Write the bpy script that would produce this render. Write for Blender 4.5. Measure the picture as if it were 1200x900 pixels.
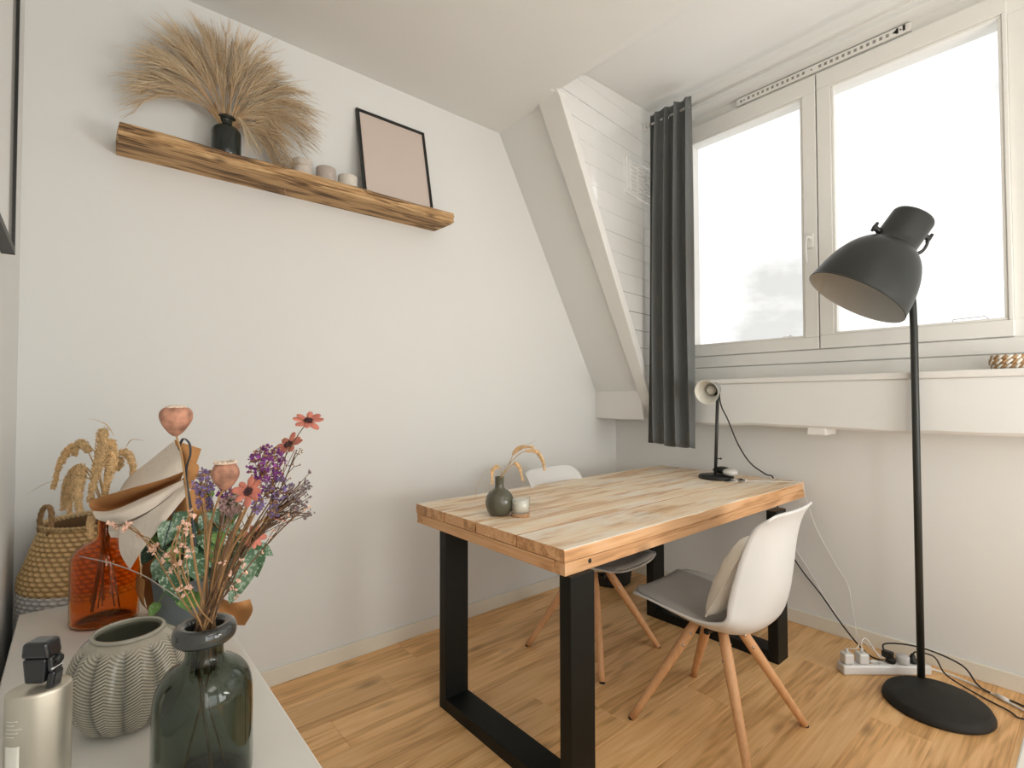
import bpy, bmesh, math, random
from mathutils import Vector, Matrix, noise
for o in list(bpy.data.objects): bpy.data.objects.remove(o)
SC = bpy.context.scene; COL = SC.collection
V = Vector; PI = math.pi
random.seed(7)

# ------------------------------------------------------------------ camera
EYE = V((0, 0, 1.18)); FOC = 597.7
FW = V((0.64814342, 0.76115979, 0.02336387)); RT = V((0.76140116, -0.64827675, -0.00235236)); UP = V((-0.01335574, -0.01931394, 0.99972426))
cam_d = bpy.data.cameras.new('camera'); cam_d.sensor_width = 36; cam_d.lens = FOC / 1200 * 36
cam_d.clip_start = 0.02; cam_d.clip_end = 300
cam = bpy.data.objects.new('camera', cam_d); COL.objects.link(cam)
cam.matrix_world = Matrix(((RT.x, UP.x, -FW.x, EYE.x), (RT.y, UP.y, -FW.y, EYE.y), (RT.z, UP.z, -FW.z, EYE.z), (0, 0, 0, 1)))
SC.camera = cam
def at(px, py, D):      # the room point that the photograph shows at (px, py), D metres deep
    return EYE + (FW * FOC + RT * (px - 600) - UP * (py - 450)) * (D / FOC)

# ------------------------------------------------------------------ sky
w = bpy.data.worlds.new('overcast_sky'); SC.world = w; w.use_nodes = True
nt = w.node_tree; nt.nodes.clear()
tc = nt.nodes.new('ShaderNodeTexCoord'); nz = nt.nodes.new('ShaderNodeTexNoise'); nz.inputs['Scale'].default_value = 3.2
nz.inputs['Detail'].default_value = 6; nz.inputs['Roughness'].default_value = .55
mp = nt.nodes.new('ShaderNodeMapping'); mp.inputs['Scale'].default_value = (1, 1, 1.9); mp.inputs['Location'].default_value = (.3, .1, .45)
cr = nt.nodes.new('ShaderNodeValToRGB'); cr.color_ramp.elements[0].position = .38; cr.color_ramp.elements[0].color = (.64, .64, .625, 1)
cr.color_ramp.elements[1].position = .68; cr.color_ramp.elements[1].color = (1.35, 1.345, 1.32, 1)
bg = nt.nodes.new('ShaderNodeBackground'); bg.inputs['Strength'].default_value = 1.3; ow = nt.nodes.new('ShaderNodeOutputWorld')
nt.links.new(tc.outputs['Generated'], mp.inputs['Vector']); nt.links.new(mp.outputs[0], nz.inputs['Vector'])
nt.links.new(nz.outputs[0], cr.inputs[0]); nt.links.new(cr.outputs[0], bg.inputs[0]); nt.links.new(bg.outputs[0], ow.inputs[0])

# ------------------------------------------------------------------ area lights: fills added out of view to even out the room
def area(name, loc, target, sx, sy, power, color):
    d = bpy.data.lights.new(name, 'AREA'); d.shape = 'RECTANGLE'; d.size = sx; d.size_y = sy; d.energy = power; d.color = color
    o = bpy.data.objects.new(name, d); COL.objects.link(o); o.location = loc
    o.rotation_euler = (V(target) - V(loc)).to_track_quat('-Z', 'Y').to_euler(); return o
area('rear_fill_light', (.75, -3.2, 1.15), (.9, 1.6, .9), 1.6, 1.9, 20, (.97, 1.0, 1.0))  # added fill from behind the camera for the long wall
area('upward_fill_light', (2.0, -1.1, 1.1), (2.2, .35, 2.9), .7, .7, 20, (1, .99, .97))  # added fill aimed up to brighten the dormer ceiling
area('side_fill_light', (2.15, -2.3, 1.0), (-.1, 1.6, .5), 1.0, 1.2, 22, (.98, 1, 1))  # added fill from the right rear for the left and low walls
area('left_fill_light', (-.10, -1.5, 1.35), (2.8, .2, 1.0), .9, 1.7, 14, (1, .99, .97))  # added fill from the left to lift the window wall
area('overhead_fill_light', (.7, -1.5, 2.6), (1.0, -1.2, 0), .9, .9, 9, (1, .98, .94))  # added overhead fill aimed down, no fixture modelled
SC.view_settings.view_transform = 'Standard'; SC.view_settings.look = 'None'; SC.view_settings.gamma = 1
SC.view_settings.use_curve_mapping = False; SC.view_settings.exposure = 0.06

# ------------------------------------------------------------------ materials
MATS = {}
def newmat(name):
    m = bpy.data.materials.new(name); m.use_nodes = True; n = m.node_tree; n.nodes.clear()
    out = n.nodes.new('ShaderNodeOutputMaterial'); b = n.nodes.new('ShaderNodeBsdfPrincipled'); n.links.new(b.outputs[0], out.inputs[0])
    return m, n, b
def mat(name, col, rough=.6, metal=0, var=.06, vs=8, bump=.0, bs=200, trans=0, ior=1.45, sub=0, coat=0, spec=.5, randobj=0):
    if name in MATS: return MATS[name]
    m, n, b = newmat(name); L = n.links
    b.inputs['Roughness'].default_value = rough; b.inputs['Metallic'].default_value = metal
    b.inputs['Transmission Weight'].default_value = trans; b.inputs['IOR'].default_value = ior
    b.inputs['Coat Weight'].default_value = coat; b.inputs['Specular IOR Level'].default_value = spec
    tc = n.nodes.new('ShaderNodeTexCoord')
    nz = n.nodes.new('ShaderNodeTexNoise'); nz.inputs['Scale'].default_value = vs; nz.inputs['Detail'].default_value = 5
    L.new(tc.outputs['Object'], nz.inputs['Vector'])
    cr = n.nodes.new('ShaderNodeValToRGB'); cr.color_ramp.elements[0].position = .3; cr.color_ramp.elements[1].position = .7
    cr.color_ramp.elements[0].color = tuple(max(0, c * (1 - var)) for c in col) + (1,)
    cr.color_ramp.elements[1].color = tuple(min(1, c * (1 + var)) for c in col) + (1,)
    L.new(nz.outputs[0], cr.inputs[0]); last = cr.outputs[0]
    if randobj:
        oi = n.nodes.new('ShaderNodeObjectInfo'); hs = n.nodes.new('ShaderNodeHueSaturation')
        mr = n.nodes.new('ShaderNodeMapRange'); mr.inputs[3].default_value = 1 - randobj; mr.inputs[4].default_value = 1 + randobj
        L.new(oi.outputs['Random'], mr.inputs[0]); L.new(mr.outputs[0], hs.inputs['Value']); L.new(last, hs.inputs['Color']); last = hs.outputs[0]
    L.new(last, b.inputs['Base Color'])
    if bump:
        nb = n.nodes.new('ShaderNodeTexNoise'); nb.inputs['Scale'].default_value = bs; nb.inputs['Detail'].default_value = 3
        L.new(tc.outputs['Object'], nb.inputs['Vector']); bp = n.nodes.new('ShaderNodeBump'); bp.inputs['Strength'].default_value = bump
        bp.inputs['Distance'].default_value = .002
        L.new(nb.outputs[0], bp.inputs['Height']); L.new(bp.outputs[0], b.inputs['Normal'])
    MATS[name] = m; return m
def wood(name, light, mid, dark, axis='X', scale=1.0, rough=.5, knots=True, bump=.25, randobj=.1, contrast=1.0, worn=None):
    if name in MATS: return MATS[name]
    m, n, b = newmat(name); L = n.links; N = n.nodes.new
    b.inputs['Roughness'].default_value = rough
    tc = N('ShaderNodeTexCoord'); oi = N('ShaderNodeObjectInfo')
    sc = N('ShaderNodeVectorMath'); sc.operation = 'SCALE'; sc.inputs['Scale'].default_value = 37.0
    cx = N('ShaderNodeCombineXYZ'); L.new(oi.outputs['Random'], cx.inputs[0]); L.new(oi.outputs['Random'], cx.inputs[1]); L.new(oi.outputs['Random'], cx.inputs[2])
    L.new(cx.outputs[0], sc.inputs[0])
    add = N('ShaderNodeVectorMath'); L.new(tc.outputs['Object'], add.inputs[0]); L.new(sc.outputs[0], add.inputs[1])
    mp = N('ShaderNodeMapping'); k = {'X': (1.1, 9, 9), 'Y': (9, 1.1, 9), 'Z': (9, 9, 1.1)}[axis]
    mp.inputs['Scale'].default_value = tuple(q * scale for q in k); L.new(add.outputs[0], mp.inputs['Vector'])
    n1 = N('ShaderNodeTexNoise'); n1.inputs['Scale'].default_value = 1.3; n1.inputs['Detail'].default_value = 2.5; n1.inputs['Distortion'].default_value = .8
    L.new(mp.outputs[0], n1.inputs['Vector'])
    # rings out of the slow noise
    mu = N('ShaderNodeMath'); mu.operation = 'MULTIPLY'; mu.inputs[1].default_value = 26; L.new(n1.outputs[0], mu.inputs[0])
    si = N('ShaderNodeMath'); si.operation = 'SINE'; L.new(mu.outputs[0], si.inputs[0])
    mp2 = N('ShaderNodeMapping'); k2 = {'X': (4, 90, 90), 'Y': (90, 4, 90), 'Z': (90, 90, 4)}[axis]; mp2.inputs['Scale'].default_value = tuple(q * scale for q in k2)
    L.new(add.outputs[0], mp2.inputs['Vector'])
    n2 = N('ShaderNodeTexNoise'); n2.inputs['Scale'].default_value = 1; n2.inputs['Detail'].default_value = 4; L.new(mp2.outputs[0], n2.inputs['Vector'])
    ma = N('ShaderNodeMath'); ma.operation = 'MULTIPLY_ADD'; ma.inputs[1].default_value = .09 * contrast; L.new(si.outputs[0], ma.inputs[0])
    mb = N('ShaderNodeMath'); mb.operation = 'MULTIPLY_ADD'; mb.inputs[1].default_value = .85 * contrast; mb.inputs[2].default_value = .5 - .425 * contrast
    L.new(n2.outputs[0], mb.inputs[0])
    mc = N('ShaderNodeMath'); mc.operation = 'MULTIPLY_ADD'; mc.inputs[1].default_value = .9 * contrast; L.new(n1.outputs[0], mc.inputs[0])
    md = N('ShaderNodeMath'); md.operation = 'SUBTRACT'; md.inputs[1].default_value = .45 * contrast; L.new(mb.outputs[0], md.inputs[0]); L.new(md.outputs[0], mc.inputs[2])
    L.new(mc.outputs[0], ma.inputs[2])
    cr = N('ShaderNodeValToRGB'); e = cr.color_ramp.elements; e[0].position = .22; e[0].color = dark + (1,); e[1].position = .78; e[1].color = light + (1,)
    x = e.new(.5); x.color = mid + (1,)
    L.new(ma.outputs[0], cr.inputs[0]); last = cr.outputs[0]
    if knots:
        mk = N('ShaderNodeMapping'); kk = {'X': (1.6, 4.2, 4.2), 'Y': (4.2, 1.6, 4.2), 'Z': (4.2, 4.2, 1.6)}[axis]; mk.inputs['Scale'].default_value = tuple(q * scale for q in kk); L.new(add.outputs[0], mk.inputs['Vector'])
        vo = N('ShaderNodeTexVoronoi'); vo.inputs['Scale'].default_value = 1.5; L.new(mk.outputs[0], vo.inputs['Vector'])
        kr = N('ShaderNodeMapRange'); kr.inputs[1].default_value = .04; kr.inputs[2].default_value = .17; kr.inputs[3].default_value = .75; kr.inputs[4].default_value = 0
        L.new(vo.outputs['Distance'], kr.inputs[0])
        mx = N('ShaderNodeMix'); mx.data_type = 'RGBA'; L.new(kr.outputs[0], mx.inputs[0]); L.new(last, mx.inputs[6]); mx.inputs[7].default_value = tuple(c * .55 for c in dark) + (1,)
        last = mx.outputs[2]
    if worn:
        nw = N('ShaderNodeTexNoise'); nw.inputs['Scale'].default_value = 5; nw.inputs['Detail'].default_value = 6; nw.inputs['Roughness'].default_value = .7
        mw = N('ShaderNodeMapping'); mw.inputs['Scale'].default_value = (.5, 1.6, 1.6); L.new(add.outputs[0], mw.inputs['Vector']); L.new(mw.outputs[0], nw.inputs['Vector'])
        wr = N('ShaderNodeMapRange'); wr.inputs[1].default_value = .47; wr.inputs[2].default_value = .62; wr.inputs[4].default_value = .75; L.new(nw.outputs[0], wr.inputs[0])
        mx = N('ShaderNodeMix'); mx.data_type = 'RGBA'; L.new(wr.outputs[0], mx.inputs[0]); L.new(last, mx.inputs[6]); mx.inputs[7].default_value = worn + (1,); last = mx.outputs[2]
    hs = N('ShaderNodeHueSaturation'); mr = N('ShaderNodeMapRange'); mr.inputs[3].default_value = 1 - randobj; mr.inputs[4].default_value = 1 + randobj
    L.new(oi.outputs['Random'], mr.inputs[0]); L.new(mr.outputs[0], hs.inputs['Value']); L.new(last, hs.inputs['Color']); L.new(hs.outputs[0], b.inputs['Base Color'])
    bp = N('ShaderNodeBump'); bp.inputs['Strength'].default_value = bump; bp.inputs['Distance'].default_value = .002; L.new(ma.outputs[0], bp.inputs['Height']); L.new(bp.outputs[0], b.inputs['Normal'])
    MATS[name] = m; return m
def attrmat(name, c0, c1, rough=.3, attr='glaze', coat=.0):
    m, n, b = newmat(name); a = n.nodes.new('ShaderNodeAttribute'); a.attribute_name = attr
    nz = n.nodes.new('ShaderNodeTexNoise'); nz.inputs['Scale'].default_value = 14
    mx = n.nodes.new('ShaderNodeMix'); mx.data_type = 'RGBA'; mx.inputs[6].default_value = c0 + (1,); mx.inputs[7].default_value = c1 + (1,)
    n.links.new(a.outputs['Fac'], mx.inputs[0])
    hs = n.nodes.new('ShaderNodeHueSaturation'); mr = n.nodes.new('ShaderNodeMapRange'); mr.inputs[3].default_value = .85; mr.inputs[4].default_value = 1.15
    n.links.new(nz.outputs[0], mr.inputs[0]); n.links.new(mr.outputs[0], hs.inputs['Value']); n.links.new(mx.outputs[2], hs.inputs['Color'])
    n.links.new(hs.outputs[0], b.inputs['Base Color']); b.inputs['Roughness'].default_value = rough; b.inputs['Coat Weight'].default_value = coat
    MATS[name] = m; return m
def twoside(name, front, back, rough=.8):
    m, n, b = newmat(name); g = n.nodes.new('ShaderNodeNewGeometry'); mx = n.nodes.new('ShaderNodeMix'); mx.data_type = 'RGBA'
    nz = n.nodes.new('ShaderNodeTexNoise'); nz.inputs['Scale'].default_value = 9; nz.inputs['Detail'].default_value = 6
    mx.inputs[6].default_value = front + (1,); mx.inputs[7].default_value = back + (1,)
    n.links.new(g.outputs['Backfacing'], mx.inputs[0])
    bp = n.nodes.new('ShaderNodeBump'); bp.inputs['Strength'].default_value = .35; bp.inputs['Distance'].default_value = .006
    n.links.new(nz.outputs[0], bp.inputs['Height']); n.links.new(bp.outputs[0], b.inputs['Normal'])
    n.links.new(mx.outputs[2], b.inputs['Base Color']); b.inputs['Roughness'].default_value = rough
    MATS[name] = m; return m
wall_m = mat('wall_paint', (.785, .79, .77), .85, var=.012, vs=1.5, bump=.08, bs=60)
ceil_m = mat('ceiling_paint', (.785, .79, .77), .9, var=.01, vs=2, bump=.05, bs=40)
trim_m = mat('white_gloss_paint', (.80, .79, .76), .4, var=.01)
plank_m = mat('glossy_white_boards', (.82, .815, .79), .08, var=.015, vs=5, bump=.5, bs=16, coat=1, spec=1)
frame_m = mat('window_paint', (.80, .79, .75), .4, var=.01)
base_m = mat('baseboard_paint', (.80, .76, .66), .5, var=.02)
def thin(name, tint, refl=.9):
    m = bpy.data.materials.new(name); m.use_nodes = True; n = m.node_tree; n.nodes.clear(); o = n.nodes.new('ShaderNodeOutputMaterial')
    t = n.nodes.new('ShaderNodeBsdfTransparent'); g = n.nodes.new('ShaderNodeBsdfGlossy'); f = n.nodes.new('ShaderNodeLayerWeight'); x = n.nodes.new('ShaderNodeMixShader')
    q = n.nodes.new('ShaderNodeMath'); q.operation = 'POWER'; q.inputs[1].default_value = 4; q2 = n.nodes.new('ShaderNodeMath'); q2.operation = 'MULTIPLY_ADD'; q2.inputs[1].default_value = .6; q2.inputs[2].default_value = .03
    t.inputs[0].default_value = tint + (1,); g.inputs['Roughness'].default_value = .02; g.inputs[0].default_value = (refl, refl, refl, 1)
    n.links.new(f.outputs['Facing'], q.inputs[0]); n.links.new(q.outputs[0], q2.inputs[0])
    n.links.new(q2.outputs[0], x.inputs[0]); n.links.new(t.outputs[0], x.inputs[1]); n.links.new(g.outputs[0], x.inputs[2]); n.links.new(x.outputs[0], o.inputs[0]); MATS[name] = m; return m
glass_m = thin('window_glass', (1, 1, 1), .5)
floor_m = wood('oak_laminate', (.92, .60, .30), (.80, .47, .20), (.50, .26, .095), 'X', 1.0, .40, True, .12, .11, .85)
top_m = wood('table_pine_top', (.95, .82, .64), (.88, .67, .45), (.62, .38, .20), 'X', 1.0, .55, True, .4, .08, 1.15, worn=(.93, .86, .75))
side_m = wood('table_pine_side', (.82, .52, .29), (.72, .40, .19), (.44, .22, .09), 'X', 1.2, .6, True, .3, .06, .9)
sidey_m = wood('table_pine_end', (.82, .52, .29), (.72, .40, .19), (.44, .22, .09), 'Y', 1.2, .6, True, .3, .06, .9)
shelf_m = wood('reclaimed_beam', (.66, .44, .23), (.45, .27, .12), (.10, .055, .028), 'X', 2.2, .8, True, 1.0, .03, 1.3)
beech_m = wood('beech', (.76, .44, .23), (.70, .38, .18), (.58, .29, .13), 'Z', 2.0, .5, False, .05, .05, .6)
black_m = mat('black_powder_coat', (.012, .013, .012), .45, var=.1, vs=30)
leg_m = mat('table_leg_paint', (.006, .007, .006), .5, spec=.3, var=.15, vs=12)
lampd_m = mat('lamp_dark_grey', (.022, .024, .021), .42, var=.04, vs=3)
lampb_m = mat('lamp_base_cast', (.014, .014, .012), .65, var=.2, vs=25, bump=.3, bs=150)
lampw_m = mat('lamp_inner_white', (.55, .55, .53), .6, var=.01)
plas_m = mat('white_plastic', (.71, .70, .68), .28, var=.005)
pad_m = mat('grey_seat_pad', (.42, .39, .36), .55, var=.03, bump=.2, bs=120)
cush_m = mat('cream_cotton', (.80, .75, .66), .9, var=.04, vs=12, bump=.4, bs=260)
cable_b = mat('black_cable', (.012, .012, .012), .5)
cable_w = mat('white_cable', (.78, .77, .74), .4)
chrome_m = mat('chrome', (.65, .65, .64), .2, 1)
cabinet_m = mat('cabinet_white', (.78, .755, .70), .22, var=.01)
candle_m1 = mat('concrete_light', (.62, .56, .50), .9, var=.1, vs=40, bump=.5)
candle_m2 = mat('concrete_taupe', (.50, .43, .38), .9, var=.15, vs=40, bump=.5)
candle_m3 = mat('concrete_cream', (.70, .66, .58), .9, var=.06, vs=40, bump=.5)
smoke_m = mat('smoke_glass', (.29, .335, .285), .02, var=.02, trans=1, ior=1.45)
smoke2_m = mat('dark_smoke_glass', (.10, .12, .11), .05, var=.02, trans=.8, ior=1.45)
amber_m = mat('amber_glass', (.95, .42, .09), .03, var=.04, trans=1, ior=1.42)
olive_m = mat('olive_glazed', (.10, .095, .065), .25, var=.08, vs=6, coat=.3)
clear_m = thin('clear_glass', (.97, .98, .97))
wax_m = mat('white_wax', (.82, .79, .72), .5, var=.02)
cork_m = mat('cork', (.50, .29, .15), .9, var=.35, vs=260)
pump_m = mat('pump_black', (.015, .016, .018), .18, var=.1, coat=.4)
satin_m = mat('satin_champagne', (.60, .56, .47), .36, .75, var=.02)
label_m = mat('printed_label', (.74, .72, .64), .6, var=.02)
ink_m = mat('pale_ink', (.80, .79, .74), .6)
curt_m = mat('curtain_charcoal', (.15, .157, .153), .75, var=.05, vs=4, bump=.15, bs=500)
straw_m = mat('straw', (.60, .42, .21), .85, var=.2, vs=60)
millet_m = mat('millet_grain', (.72, .50, .26), .9, var=.25, vs=90, randobj=.1)
millet2_m = mat('millet_orange', (.78, .55, .31), .9, var=.25, vs=90, randobj=.1)
plume_m = mat('plume_beige', (.78, .63, .43), .95, var=.12, vs=10)
plumed_m = mat('plume_brown', (.56, .38, .21), .95, var=.2, vs=14)
stem_m = mat('dry_stem', (.38, .22, .095), .8, var=.3, vs=30, randobj=.2)
stemd_m = mat('dark_stem', (.15, .085, .045), .8, var=.3, vs=30, randobj=.2)
pod_m = mat('poppy_pod', (.42, .21, .14), .75, var=.45, vs=65)
podtop_m = mat('poppy_crown', (.74, .60, .48), .9, var=.2, vs=120)
pink_m = mat('salmon_petal', (.62, .21, .15), .7, var=.2, vs=50)
eye_m = mat('daisy_eye', (.07, .03, .035), .9, var=.3, vs=200)
purp_m = mat('purple_statice', (.23, .055, .25), .8, var=.45, vs=150)
lav_m = mat('lavender_statice', (.26, .19, .40), .8, var=.35, vs=150)
pale_m = mat('pale_pink_floret', (.55, .38, .36), .85, var=.2, vs=150)
budd_m = mat('grey_bud', (.25, .20, .21), .85, var=.4, vs=150)
blos_m = mat('tiny_blossom', (.78, .50, .38), .8, var=.2, vs=150)
brk_m = mat('brown_bract', (.36, .20, .09), .9, var=.3, vs=150)
potg_m = mat('slate_pot', (.17, .19, .20), .8, var=.1, vs=20)
soil_m = mat('soil', (.03, .02, .015), 1, var=.4, vs=100, bump=1)
kraft_m = mat('kraft_paper', (.50, .24, .085), .8, var=.1, vs=14, bump=.5, bs=30)
paper_m = twoside('wrapping_paper', (.76, .67, .57), (.42, .17, .045)); paperb_m = twoside('wrapping_paper_turned', (.42, .17, .045), (.76, .67, .57))
leafst_m = mat('leaf_stalk', (.16, .24, .07), .6)
rib_m = mat('charcoal_ribbon', (.045, .055, .065), .6)
bask_m = attrmat('seagrass_weave', (.38, .22, .08), (.80, .57, .29), .8)
baskw_m = attrmat('white_weave', (.45, .44, .42), (.80, .78, .75), .8)
glaz_m = attrmat('celadon_glaze', (.055, .06, .05), (.60, .54, .42), .16, coat=.6)
ropew_m = mat('rope_white', (.80, .76, .68), .8); ropet_m = mat('rope_tan', (.40, .23, .10), .8)
print_m = mat('blush_print', (.64, .54, .48), .5, var=.01)
mount_m = mat('print_paper', (.70, .68, .64), .15, var=.01, coat=.5)
roof_m = mat('distant_roof', (.75, .74, .72), .9); roofd_m = mat('distant_roof_edge', (.45, .44, .42), .9)
def leafmat(name, c0, c1, thr):
    m, n, b = newmat(name); tc = n.nodes.new('ShaderNodeTexCoord'); nz = n.nodes.new('ShaderNodeTexNoise'); nz.inputs['Scale'].default_value = 9; nz.inputs['Detail'].default_value = 3
    cr = n.nodes.new('ShaderNodeValToRGB'); e = cr.color_ramp.elements; e[0].position = thr; e[0].color = c0 + (1,); e[1].position = thr + .05; e[1].color = c1 + (1,)
    n.links.new(tc.outputs['Object'], nz.inputs['Vector']); n.links.new(nz.outputs[0], cr.inputs[0]); n.links.new(cr.outputs[0], b.inputs['Base Color'])
    b.inputs['Roughness'].default_value = .42; MATS[name] = m; return m
LEAFM = [leafmat('leaf_speckled', (.045, .115, .045), (.34, .44, .33), .56), leafmat('leaf_silver', (.10, .19, .10), (.30, .40, .30), .5),
         leafmat('leaf_bright', (.12, .24, .05), (.36, .46, .22), .6), leafmat('leaf_dark', (.02, .055, .025), (.12, .19, .11), .6)]

# ------------------------------------------------------------------ mesh builder
class MB:
    def __init__(s): s.v = []; s.f = []; s.m = []; s.sm = []; s.a = []
    def add(s, vs, fs, mi=0, smooth=True, at=None):
        o = len(s.v); s.v += [tuple(x) for x in vs]; s.f += [tuple(i + o for i in f) for f in fs]; s.m += [mi] * len(fs); s.sm += [smooth] * len(fs)
        s.a += (at if at else [0.0] * len(vs))
    def box(s, a, b, mi=0):
        x0, y0, z0 = a; x1, y1, z1 = b
        s.add([(x0, y0, z0), (x1, y0, z0), (x1, y1, z0), (x0, y1, z0), (x0, y0, z1), (x1, y0, z1), (x1, y1, z1), (x0, y1, z1)],
              [(3, 2, 1, 0), (4, 5, 6, 7), (0, 1, 5, 4), (1, 2, 6, 5), (2, 3, 7, 6), (3, 0, 4, 7)], mi, False); return s
    def hexa(s, p, mi=0):     # 8 corners: bottom ring then top ring
        s.add(p, [(3, 2, 1, 0), (4, 5, 6, 7), (0, 1, 5, 4), (1, 2, 6, 5), (2, 3, 7, 6), (3, 0, 4, 7)], mi, False); return s
    def prism(s, poly, d, mi=0):   # polygon (3d points) extruded along vector d
        n = len(poly); d = V(d); vs = [V(p) for p in poly] + [V(p) + d for p in poly]
        s.add(vs, [tuple(range(n - 1, -1, -1)), tuple(range(n, 2 * n))] + [(i, (i + 1) % n, (i + 1) % n + n, i + n) for i in range(n)], mi, False); return s
    def lathe(s, prof, seg=48, mi=0, c=(0, 0, 0), sx=1, sy=1, rot=0, mtx=None, cap=True):
        vs = []; fs = []; n = len(prof)
        for r, z in prof:
            for k in range(seg):
                t = 2 * PI * k / seg + rot; p = V((r * math.cos(t) * sx, r * math.sin(t) * sy, z)); p = (mtx @ p if mtx else p + V(c)); vs.append(p)
        for i in range(n - 1):
            for k in range(seg):
                k2 = (k + 1) % seg; fs.append((i * seg + k, i * seg + k2, (i + 1) * seg + k2, (i + 1) * seg + k))
        s.add(vs, fs, mi)
        if cap and prof[0][0] > 1e-5: s.f.append(tuple(len(s.v) - n * seg + k for k in range(seg - 1, -1, -1))); s.m.append(mi); s.sm.append(False)
        if cap and prof[-1][0] > 1e-5: s.f.append(tuple(len(s.v) - seg + k for k in range(seg))); s.m.append(mi); s.sm.append(False)
        return s
    def tube(s, pts, r, seg=8, mi=0, cap=True, flat=1.0):
        pts = [V(p) for p in pts]; n = len(pts)
        rr = r if isinstance(r, (list, tuple)) else [r] * n
        vs = []; fs = []; prev = None
        for i, p in enumerate(pts):
            t = (pts[min(i + 1, n - 1)] - pts[max(i - 1, 0)])
            if t.length < 1e-9: t = V((0, 0, 1))
            t.normalize()
            if prev is None:
                u = t.cross(V((0, 0, 1)));
                if u.length < .1: u = t.cross(V((1, 0, 0)))
                u.normalize()
            else:
                u = (prev - t * prev.dot(t))
                if u.length < 1e-6: u = t.cross(V((.3, .5, .8)))
                u.normalize()
            prev = u; v = t.cross(u)
            for k in range(seg):
                a = 2 * PI * k / seg; vs.append(p + (u * math.cos(a) + v * math.sin(a) * flat) * rr[i])
        for i in range(n - 1):
            for k in range(seg): fs.append((i * seg + k, i * seg + (k + 1) % seg, (i + 1) * seg + (k + 1) % seg, (i + 1) * seg + k))
        if cap: fs += [tuple(range(seg - 1, -1, -1)), tuple((n - 1) * seg + k for k in range(seg))]
        s.add(vs, fs, mi); return s
    def blob(s, c, r, mi=0, jit=.25, sq=(1, 1, 1)):    # small crumpled octahedral lump
        c = V(c); P = [(1, 0, 0), (-1, 0, 0), (0, 1, 0), (0, -1, 0), (0, 0, 1), (0, 0, -1)]
        vs = [c + V((p[0] * sq[0], p[1] * sq[1], p[2] * sq[2])) * r * (1 + random.uniform(-jit, jit)) + V((random.uniform(-1, 1), random.uniform(-1, 1), random.uniform(-1, 1))) * r * jit for p in P]
        s.add(vs, [(0, 2, 4), (2, 1, 4), (1, 3, 4), (3, 0, 4), (2, 0, 5), (1, 2, 5), (3, 1, 5), (0, 3, 5)], mi, False); return s
    def ball(s, c, r, mi=0, seg=16, rings=10, sq=(1, 1, 1)):
        c = V(c); prof = [(max(1e-6, math.sin(PI * i / rings)), -math.cos(PI * i / rings)) for i in range(rings + 1)]
        vs = []; fs = []
        for a, z in prof:
            for k in range(seg): t = 2 * PI * k / seg; vs.append(c + V((a * math.cos(t) * sq[0], a * math.sin(t) * sq[1], z * sq[2])) * r)
        for i in range(rings):
            for k in range(seg): fs.append((i * seg + k, i * seg + (k + 1) % seg, (i + 1) * seg + (k + 1) % seg, (i + 1) * seg + k))
        s.add(vs, fs, mi); return s
    def grid(s, fn, nu, nv, mi=0, closeu=False, attr=None):
        vs = []; at_ = []; fs = []
        for j in range(nv + 1):
            for i in range(nu if closeu else nu + 1):
                r = fn(i / nu, j / nv)
                if attr: vs.append(r[0]); at_.append(r[1])
                else: vs.append(r)
        w_ = nu if closeu else nu + 1
        for j in range(nv):
            for i in range(nu):
                i2 = (i + 1) % w_ if closeu else i + 1
                fs.append((j * w_ + i, j * w_ + i2, (j + 1) * w_ + i2, (j + 1) * w_ + i))
        s.add(vs, fs, mi, True, at_ if attr else None); return s
    def mesh(s, name, mats, off=(0, 0, 0), attr=False, weld=False):
        me = bpy.data.meshes.new(name); o = V(off)
        me.from_pydata([V(p) - o for p in s.v], [], s.f)
        for m in (mats if isinstance(mats, (list, tuple)) else [mats]): me.materials.append(m)
        me.polygons.foreach_set('material_index', s.m); me.polygons.foreach_set('use_smooth', s.sm)
        if attr: a = me.attributes.new('glaze', 'FLOAT', 'POINT'); a.data.foreach_set('value', s.a)
        me.update(); return me
def build(mb, name, mats, parent=None, bevel=0, attr=False, local=False, solid=0, sub=0, seg=2):
    """links mb as one object; world coordinates unless local"""
    if parent is not None:
        off = (0, 0, 0) if local else tuple(world_loc(parent))
    else:
        xs = [p[0] for p in mb.v]; ys = [p[1] for p in mb.v]; zs = [p[2] for p in mb.v]
        off = ((min(xs) + max(xs)) / 2, (min(ys) + max(ys)) / 2, min(zs)) if not local else (0, 0, 0)
    me = mb.mesh(name, mats, off, attr)
    o = bpy.data.objects.new(name, me); COL.objects.link(o)
    if parent is not None: o.parent = parent
    elif not local: o.location = off
    if solid: md = o.modifiers.new('thickness', 'SOLIDIFY'); md.thickness = solid; md.offset = 0
    if bevel: md = o.modifiers.new('bevel', 'BEVEL'); md.width = bevel; md.segments = seg; md.limit_method = 'ANGLE'
    if sub: md = o.modifiers.new('smooth', 'SUBSURF'); md.levels = sub; md.render_levels = sub
    return o
def world_loc(o):
    p = V((0, 0, 0))
    while o is not None: p = p + V(o.location); o = o.parent
    return p
def tag(o, label=None, cat=None, group=None, kind=None):
    if label: o['label'] = label
    if cat: o['category'] = cat
    if group: o['group'] = group
    if kind: o['kind'] = kind
    return o
def thing(name, label, cat, loc=(0, 0, 0), rz=0, group=None):
    o = bpy.data.objects.new(name, None); COL.objects.link(o); o.location = loc; o.rotation_euler = (0, 0, rz); o.empty_display_size = .05
    return tag(o, label, cat, group)
def struct(name, mb, m, bevel=0, **k): return tag(build(mb, name, m, bevel=bevel, **k), kind='structure')
def copy_tree(o, parent=None):
    c = o.copy(); COL.objects.link(c); c.parent = parent
    for ch in list(o.children): copy_tree(ch, c)
    return c
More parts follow.
